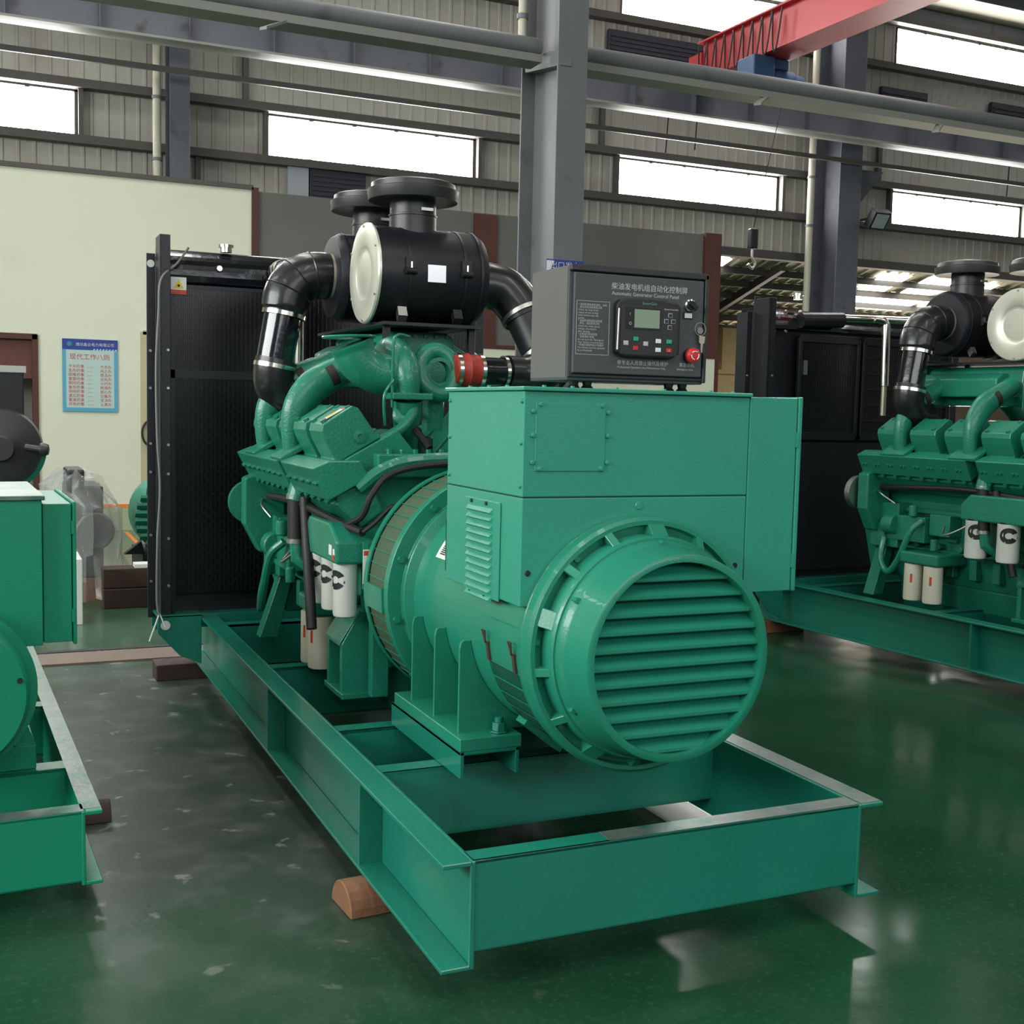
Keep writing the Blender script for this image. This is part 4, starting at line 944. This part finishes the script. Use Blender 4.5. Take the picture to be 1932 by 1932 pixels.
def radiator(root, kind=1):
    dz = 0 if kind == 1 else -.08
    X0, X1, Y0, Y1, Z0, Z1 = -.325, 1.70, 4.15, 4.50, .44, 2.60+dz; ZP = 2.66+dz
    rd = MB().box(X0+.02, X1-.02, Y0+.06, Y1, Z0, Z1-.03).build('radiator_core', BLACK, root)
    # header tank with rounded front
    pr = [(Y0+.02, 2.385), (Y0-.0, 2.40)]+[(Y0-.005+.16-.16*math.cos(a), 2.44+dz+.16*math.sin(a)) for a in [i*PI/16 for i in range(9)]]+[(Y1, 2.60+dz), (Y1, 2.385)]
    MB().prism(pr, 'x', X0+.06, X1-.06).build('header_tank', BLACKG, rd, .006, 2)
    MB().lathe([(0, 0), (.035, 0), (.035, .03), (.045, .03), (.045, .045), (0, .05)], (.08, Y0+.1, 2.60), (0, 0, 1), 16).build('filler_cap', CHROME, rd)
    MB().lathe([(0, 0), (.022, 0), (.016, .03), (0, .03)], (.02, Y0-.002, 2.49), (0, -1, 0), 14).build('tank_plug', CHROME if kind == 1 else STEEL, rd)
    for x0, x1, y0, y1, zz0, zz1, nm in ((X0-.050, X0, Y0+.14, Y0+.15, .40, 2.57+dz, 'side_plate'), (X0, X0+.012, Y0-.06, Y0+.12, .42, ZP, 'corner_post'), (X0, X0+.06, Y0-.06, Y0-.048, .42, ZP, 'corner_post'), (X0-.0, X0+.06, Y0+.12, Y0+.132, .42, 2.60, 'corner_post'), (X1-.06, X1, Y0-.06, Y0-.048, .42, ZP, 'corner_post')):
        MB().box(x0, x1, y0, y1, zz0, zz1).build(nm, BLACK, rd, .002, 1)
    MB().lathe([(0, 0), (.022, 0), (.022, .002), (0, .002)], (X0-.026, Y0+.139, 2.51+dz), (0, -1, 0), 20).build('lifting_hole_disc', STICK if kind == 1 else INK, rd)  # solid disc; the brightness seen through the hole is put into its colour
    for z in (.62, .90, 1.28, 1.45, 1.78, 2.0):
        for x in (X0-.03, X0+.045): MB().lathe([(0, 0), (.010, 0), (.008, .008), (0, .008)], (x, Y0+(.14 if x < X0 else -.06), z), (0, -1, 0), 10).build('post_bolt', STEEL, rd)
    if kind == 1:
        g = MB().box(X0+.065, X1-.065, Y0-.012, Y0-.0, 1.89, 2.375).box(X0+.065, X1-.065, Y0-.012, Y0, .56, 1.84).build('fan_guard', SCREEN, rd)
        MB().box(X0+.065, X1-.065, Y0-.016, Y0-.002, 1.84, 1.89).box(X0+.065, X1-.065, Y0-.016, Y0-.002, 2.365, 2.385).box(X0+.062, X0+.09, Y0-.016, Y0-.002, .46, 2.385).build('guard_frame', BLACK, rd)
        st = MB().box(X0+.066, X0+.155, Y0-.022, Y0-.018, 2.325, 2.425).build('warning_sticker', STICK, rd)
        MB().box(X0+.066, X0+.155, Y0-.023, Y0-.0221, 2.325, 2.352).build('sticker_red_band', STICKR, st)
        mb = MB(); q = mb.add([(X0+.083, Y0-.0232, 2.360), (X0+.140, Y0-.0232, 2.360), (X0+.111, Y0-.0232, 2.415)]); mb.face((q, q+1, q+2)); mb.build('sticker_triangle', STICKY, st)
        mb = MB(); mb.lathe([(0, 0), (.008, 0), (.008, .001), (0, .001)], (X0+.111, Y0-.0235, 2.376), (0, -1, 0), 7); mb.build('sticker_symbol', INK, st)
        # cable down the corner
        cb = MB().tube(bez([(X0+.17, Y0-.01, 2.60), (X0+.10, Y0-.03, 2.50), (X0+.005, Y0-.075, 2.40), (X0-.01, Y0-.08, 2.2), (X0-.025, Y0-.08, 1.9), (X0-.02, Y0-.08, 1.5), (X0-.005, Y0-.08, 1.2), (X0-.02, Y0-.08, .9), (X0-.025, Y0-.08, .55), (X0-.01, Y0-.08, .44)], 8), .007, 8).build('grey_cable', CABLE, rd)
        MB().cyl((X0-.01, Y0-.08, .46), (X0-.07, Y0-.10, .30), .005, 6).cyl((X0-.01, Y0-.08, .46), (X0+.02, Y0-.10, .38), .004, 6).build('cable_tie', STICK, rd)
        # top hose and bright drain pipes
        MB().tube([(.36, Y0-.02, 2.49), (.36, Y0-.20, 2.49), (.36, Y0-.45, 2.45)], .055, 18).build('top_hose', RUBBER, rd)
        MB().lathe([(.056, 0), (.062, 0), (.062, .02), (.056, .02)], (.36, Y0-.12, 2.49), (0, -1, 0), 24).lathe([(.056, 0), (.062, 0), (.062, .02), (.056, .02)], (.36, Y0-.20, 2.49), (0, -1, 0), 24).build('hose_clamp', KEY, rd)
        MB().tube([(.40, 3.72, 2.3), (.40, 3.72, 1.72)], .030, 16).tube([(.32, 3.75, 2.2), (.32, 3.75, 1.74)], .024, 14).build('bright_pipe', CHROME, root)
    else:
        for x0, x1, z0, z1 in ((.02, .62, 1.55, 2.30), (.68, 1.22, 1.55, 2.30), (1.26, 1.64, 1.55, 2.30)):
            g = MB().box(x0, x1, Y0-.012, Y0, z0, z1).build('fan_guard', SCREEN, rd)
            mb = MB()
            for a_, b_, c_, d_ in ((x0-.015, x0+.015, z0, z1), (x1-.015, x1+.015, z0, z1), (x0, x1, z1-.03, z1+.03), (x0, x1, z0-.03, z0+.03)): mb.box(a_, b_, Y0-.03, Y0, c_, d_)
            if x0 > .5:
                for i in range(1, 6): z = z0+(z1-z0)*i/6; mb.box(x0, x1, Y0-.02, Y0-.008, z-.01, z+.01)
            mb.build('guard_frame', BLACK, g, .002, 1)
        MB().box(X0+.09, 1.64, Y0-.01, Y0, .5, 1.5).build('lower_shroud', BLACK, rd)
        MB().box(.06, .10, Y0-.022, Y0-.012, 2.02, 2.13).build('guard_latch', STEEL, rd)
        MB().tube(bez([(.35, 4.08, 2.46), (.50, 4.04, 2.46), (.62, 4.0, 2.46), (.95, 3.9, 2.46), (1.2, 3.8, 2.46)], 6), .035, 16).build('coolant_pipe', CHROME, root)
        MB().tube([(-.0, 4.12, 2.43), (.38, 4.08, 2.45)], .06, 16).build('top_hose', RUBBER, rd)
        MB().tube(bez([(.62, 3.98, 2.46), (.70, 3.95, 2.44), (.71, 3.94, 2.35), (.71, 3.93, 1.95)], 6), .034, 16).build('bright_pipe', CHROME, root)
        MB().tube([(.71, 3.93, 1.95), (.71, 3.93, 1.72)], .022, 12).build('brass_union', KEY, root)
        mb = MB()
        for z in (2.55, 2.40): 
            for x in (X0+.09, X0+.20): MB().lathe([(0, 0), (.014, 0), (.010, .012), (0, .012)], (x, Y0-.005, z-.06), (0, -1, 0), 10).build('tank_bolt', STEEL, rd)
    # radiator carrier beams on the base
    mb = MB().box(-.10, 1.5, Y0-.05, Y1, .36, .44)
    for s_ in (0, 1):
        X = (lambda x: x) if s_ == 0 else (lambda x: 1.4-x)
        mb.prism([(X(-.345), .44), (X(-.345), .34), (X(-.22), .20), (X(-.091), .14), (X(-.091), .44)], 'y', Y0-.07, Y0-.05)
        mb.prism([(X(-.345), .44), (X(-.345), .34), (X(-.22), .20), (X(-.091), .14), (X(-.091), .44)], 'y', Y0+.20, Y0+.22)
        a, b = sorted((X(-.345), X(-.091))); mb.box(a, b, Y0-.07, Y1, .43, .445)
    mb.build('radiator_carrier', GREEND, root, .002, 1)
    MB().lathe([(0, 0), (.028, 0), (.028, .002), (0, .002)], (-.30, Y0-.072, .385), (0, -1, 0), 18).build('lifting_eye_disc', STICK if kind == 1 else INK, root)  # no opening here: a flat disc coloured like the light behind the eye

def genset(label, loc, rz, kind):
    r = thing('generator_set', label, 'generator', loc, rz)
    base_frame(r)
    if kind == 1:
        MB().box(1.405, 1.487, .01, 2.2, .42, .4212).box(.45, 1.395, .008, .082, .42, .4212).build('scuffed_top_face', BARE, r)  # scuffed steel; the front strip also has a reflection put into its colour
        alternator(r); terminal_box(r); control_panel(r); stickers(r)
    engine(r, kind)
    canister(r, 2.5, 2.335, False); canister(r, 3.13, 2.372, True)
    ducts(r, kind); radiator(r, kind)
    return r
genset('large green diesel generator with grey control panel and black air filters, in the middle', (0, 0, 0), 0, 1)
genset('green diesel generator at the right edge, its alternator out of view', (4.72, .27, 0), math.radians(4.0), 2)

# third, smaller set at the left edge (local x to the right flange edge)
r = thing('generator_set', 'smaller green generator cut by the left edge, with scuffed base frame', 'generator', (-1.80, 1.035, 0), math.radians(2.4))
base_frame(r, L=3.2, W=.84, zt=.33, zb=.075, zp=.085, fl=.055, cms=((.52, .10), (1.5, .09), (2.4, .09)), m=GREEN3, bare=True, stiff=())
GX, GZ = .42, .70
MB().lathe([(.0, .19), (.255, .19), (.262, .20), (.27, .22), (.27, .30), (.30, .30), (.30, .34), (.28, .36), (.28, 1.3), (.0, 1.3)], (GX, 0, GZ), (0, 1, 0), 56).build('alternator_body', GREEN3, r)
MB().hexb((GX+.235, .19, GZ+.05), (0, -1, 0), .010, .006).build('cover_bolt', INK, r)
MB().box(.11, .73, .55, 1.15, .331, .42).build('foot_plate', GREEN3, r, .003, 1)
MB().prism([(.66, .42), (.73, .42), (.70, .5), (.62, .62), (.55, .5)], 'y', .56, .58).build('foot_gusset', GREEN3, r)
MB().box(.10, .757, .52, 1.30, .80, 1.335).build('terminal_box', GREEN3, r, .003, 2)
MB().box(.09, .767, .51, 1.31, 1.335, 1.352).build('terminal_box_lid', BARE, r, .003, 1)
cb = MB().box(.762, .862, .56, 1.25, .80, 1.318).build('breaker_cabinet', GREEN3, r, .003, 2)
MB().box(.865, .878, .555, 1.25, .79, 1.325).build('cabinet_door', GREEN3, cb, .003, 1)
for z in (1.23, .90): MB().box(.861, .870, .551, .561, z-.025, z+.025).build('hinge', GREEN3, cb)
MB().box(.20, .70, 1.3, 2.3, .5, 1.2).build('engine_block', GREENC, r, .02, 2)

# ---------------------------------------------------------------- timber under the frames
def block(name, label, loc, rz, L, r_, cut=True, m=WOOD):
    t = MB()
    if cut: t.prism([(r_*math.cos(a), r_*math.sin(a)*1.0) for a in [PI*i/10 for i in range(11)]], 'x', -L/2, L/2)
    else: t.box(-L/2, L/2, -r_, r_, 0, .098)
    o = t.build(name, m, None, .004, 1); o.location = loc; o.rotation_euler = (0, 0, rz); return tag(o, label, 'timber')
block('timber_block', 'sawn half-round timber block under the front left corner of the middle generator', (.03, .76, 0), math.radians(4), .40, .098)
block('timber_block', 'dark timber block under the far left end of the middle generator', (-.10, 4.40, 0), 0, .45, .10, False, WOODD)
block('timber_block', 'reddish split timber under the far end of the right-hand generator', (4.30, 4.55, 0), .05, .75, .09, False)
block('timber_block', 'dark timber block under the left-hand generator frame', (-.93, 1.95, 0), 0, .25, .074, True, WOODD)
o = MB().box(0, .20, 0, 1.35, 0, .01).build('white_board', STICK); o.location = (1.33, .35, 0)
tag(o, 'white board lying flat on the floor under the right rail of the middle generator', 'board')

# ---------------------------------------------------------------- things at the back on the left
t = thing('wall_poster', 'blue bordered poster of red Chinese work rules on the cream wall', 'poster', (-.366, WY-.02, 1.545))
PW, PH = .672, .925
MB().box(0, PW, 0, .012, 0, PH).build('poster_board', mat('poster_blue', (.10, .36, .52), .5), t)
MB().box(.045, PW-.045, -.001, 0, .05, PH-.14).build('poster_field', mat('poster_pale', (.46, .60, .56), .5), t)
MB().box(0, PW, -.002, 0, PH-.135, PH).build('poster_header', BLUES, t)
mb = MB()
for i in range(8): q = mb.add([(.36+.038*i, -.003, PH-.15), (.38+.038*i, -.003, PH-.15), (.40+.038*i, -.003, PH-.12), (.38+.038*i, -.003, PH-.12)]); mb.face((q, q+1, q+2, q+3))
mb.build('header_stripes', mat('pale_blue_ink', (.4, .6, .7), .5), t)
MB().lathe([(0, 0), (.03, 0), (.03, .001), (0, .001)], (.085, -.003, PH-.065), (0, -1, 0), 20).build('header_logo', mat('teal_logo', (.02, .25, .3), .5), t)
text('header_text', [('潍坊鑫业电力有限公司', .047, .16, PH-.085)], WHITEINK, t, (0, -.0035, 0))
text('poster_title', [('现代工作八则', .082, .085, PH-.255)], STICKR, t, (0, -.0025, 0))
rows = ['今天的事', '急办的事', '困难的事', '重要的事', '限时的事', '复杂的事', '琐碎的事', '遗忘的事', '看准的事', '所有的事']
ans = ['今天办', '马上办', '想法办', '优先办', '计时办', '梳理办', '耐心办', '记着办', '坚决办', '认真办']
text('poster_rows', [(a, .048, .07, .56-.0535*i) for i, a in enumerate(rows)]+[(a, .046, .455, .56-.0535*i) for i, a in enumerate(ans)]+[('......', .05, .30, .565-.0535*i) for i in range(10)], STICKR, t, (0, -.0025, 0))

# equipment in the left doorway
t = thing('diesel_engine', 'dark green engine with black radiator standing by the left doorway', 'engine', (-1.08, 8.25, 0))
MB().box(-.35, .14, .3, .5, .25, 1.98).build('radiator', BLACK, t, .01, 2)
MB().box(-.36, .16, .28, .34, 1.93, 1.99).build('radiator_top', STEEL, t)
fs = MB().lathe([(.0, 0), (.10, 0), (.12, .05), (.34, .12), (.36, .30), (.0, .30)], (-.06, .0, 1.25), (0, 1, 0), 36).build('fan_shroud', BLACKP, t)
MB().lathe([(.335, .02), (.375, .04), (.385, .20), (.345, .20)], (-.06, .0, 1.25), (0, 1, 0), 36, PI*.0, PI).build('shroud_rim', GREENC, t)
MB().cyl((.14, .05, 1.27), (.28, .0, 1.25), .03, 12).lathe([(0, 0), (.055, 0), (.06, .03), (.045, .07), (0, .08)], (.26, .0, 1.25), (1, -.2, 0), 20).build('exhaust_stub', BLACKP, t)
MB().box(-.3, .06, .05, .9, .25, .95).build('engine_block', GREENC, t, .02)
MB().box(-.40, .2, .0, 1.0, 0, .25).build('skid', GREEND, t)
o = MB().box(.14, .1401, 0, .001, 0, .001)

# plastic-wrapped engine
t = thing('wrapped_engine', 'dark engine wrapped in crumpled clear plastic beside the small generator', 'engine', (-.53, 7.42, 0))
MB().box(-.12, .17, .0, .7, .20, .98).box(-.12, .02, -.02, .5, .95, 1.12).cyl((.1, -.05, .6), (.1, .2, .6), .16, 20).build('engine_body', BLACKP, t, .02, 2)
MB().box(-.15, .2, .0, .8, 0, .2).build('pallet', WOOD, t)
mb = MB(); rn = random.Random(5); rings = []
prof = [(.05, .40), (.20, .37), (.40, .31), (.60, .30), (.80, .30), (.95, .27), (1.05, .20), (1.10, .08)]
n = 30
for z, rr in prof:
    q = mb.add([(.04+(rr+rn.uniform(-.06, .05))*math.cos(2*PI*i/n)*.98-(.1 if z > .9 else 0), .2+(rr+.1+rn.uniform(-.06, .05))*math.sin(2*PI*i/n), z+rn.uniform(-.03, .03)) for i in range(n)]); rings.append(q)
for a, b in zip(rings, rings[1:]):
    for i in range(n): j = (i+1) % n; mb.face((a+i, a+j, b+j, b+i), True)
mb.face([rings[-1]+i for i in range(n)])
mb.build('plastic_wrap', PLASTIC, t)
o = MB().box(0, .06, 0, .5, 0, .5).build('white_carton', STICK, None, .004); o.location = (-.665, 6.35, 0); tag(o, 'narrow white carton standing behind the breaker cabinet of the small generator', 'carton')
for i, (x, y, z, l, lab) in enumerate(((-.40, 7.0, 0, 1.3, 'dark wooden beam on the floor, bottom of the stack by the radiator'), (-.40, 7.02, .165, 1.3, 'dark wooden beam, top of the stack by the radiator'))):
    o = MB().box(0, l, 0, .22, 0, .16).build('wooden_beam', WOODD, None, .005, 1); o.location = (x, y, z); tag(o, lab, 'timber')
o = MB().box(0, .8, 0, .17, 0, .03).build('cardboard_sheet', STICK); o.location = (-.15, 7.03, .326); tag(o, 'pale board lying on top of the dark beams', 'board')

# alternator standing behind the radiator
t = thing('spare_alternator', 'green louvred alternator cover half hidden behind the black radiator', 'alternator', (.28, 8.05, 0))
MB().lathe([(.0, 0), (.35, 0), (.365, .05), (.365, .7), (0, .7)], (.06, 0, .64), (0, 1, 0), 40).build('alternator_body', GREEN, t)
for i in range(10):
    z = .64-.31+.07*i; wd = math.sqrt(max(.36**2-(z-.64)**2, .001))+.02
    MB().obox((.06, -.02, z), (wd, 0, 0), (0, .02, -.02), (0, .004, .012)).build('louvre_slat', GREEN, t)
MB().box(-.25, .4, .0, .9, 0, .3).build('stand', BLACK, t)
MB().prism([(-.40, .30), (-.25, .42), (-.22, .30)], 'y', .1, .2).build('foot', BLACK, t)

# wall-mounted round gauge at the door edge and hose
tag(MB().tube([(.72+.12*math.cos(a), WY-.06, 1.28+.17*math.sin(a)) for a in [2*PI*i/20 for i in range(21)]], .014, 8).build('hose_loop', HOSE), 'thin dark loop of hose hanging at the pale door frame', 'hose')

# floor strip and markings
o = MB().box(-6, 3.0, 4.93, 5.27, 0, .012).build('floor_duct_cover', WOODD); tag(o, 'long brown cover strip let into the floor behind the generators', 'floor cover')
o.data.materials[0] = mat('brown_floor_cover', (.15, .10, .075), .5, var=.2, vscale=3, bump=.1)
struct(MB().box(-6, 8, 5.34, 5.40, 0, .004).build('trim_10', INK))
struct(MB().box(-1.0, .0, 12.0, 12.05, 0, .002).box(.35, .40, 11.5, 12.9, 0, .002).build('trim_11', ORANGE))

# crates and boxes beyond the right opening
for x, y, z, sx, sz, lab in ((11.0, 16.5, 0, 1.5, 1.2, 'pale wooden crate at the bottom of the pile beyond the opening'), (11.1, 16.5, 1.2, 1.4, .75, 'pale wooden crate in the middle of the pile beyond the opening'), (11.3, 16.5, 1.95, 1.2, .62, 'pale wooden crate upper in the pile beyond the opening'), (11.95, 16.55, 2.57, .38, .82, 'tall narrow pale box on top of the crates beyond the opening')):
    t = thing('wooden_crate', lab, 'crate', (x, y, z))
    MB().box(0, sx, 0, .8, 0, sz).build('crate_box', PLY, t, .01)
    if sx > 1: MB().box(0, sx, -.02, 0, sz-.08, sz).build('crate_batten', PLY, t)
tag(MB().box(10.2, 10.95, 17.3, 17.5, 0, 3.1).build('stacked_panels', BRICK), 'dim brown stack of panels left of the pale crates', 'panels')
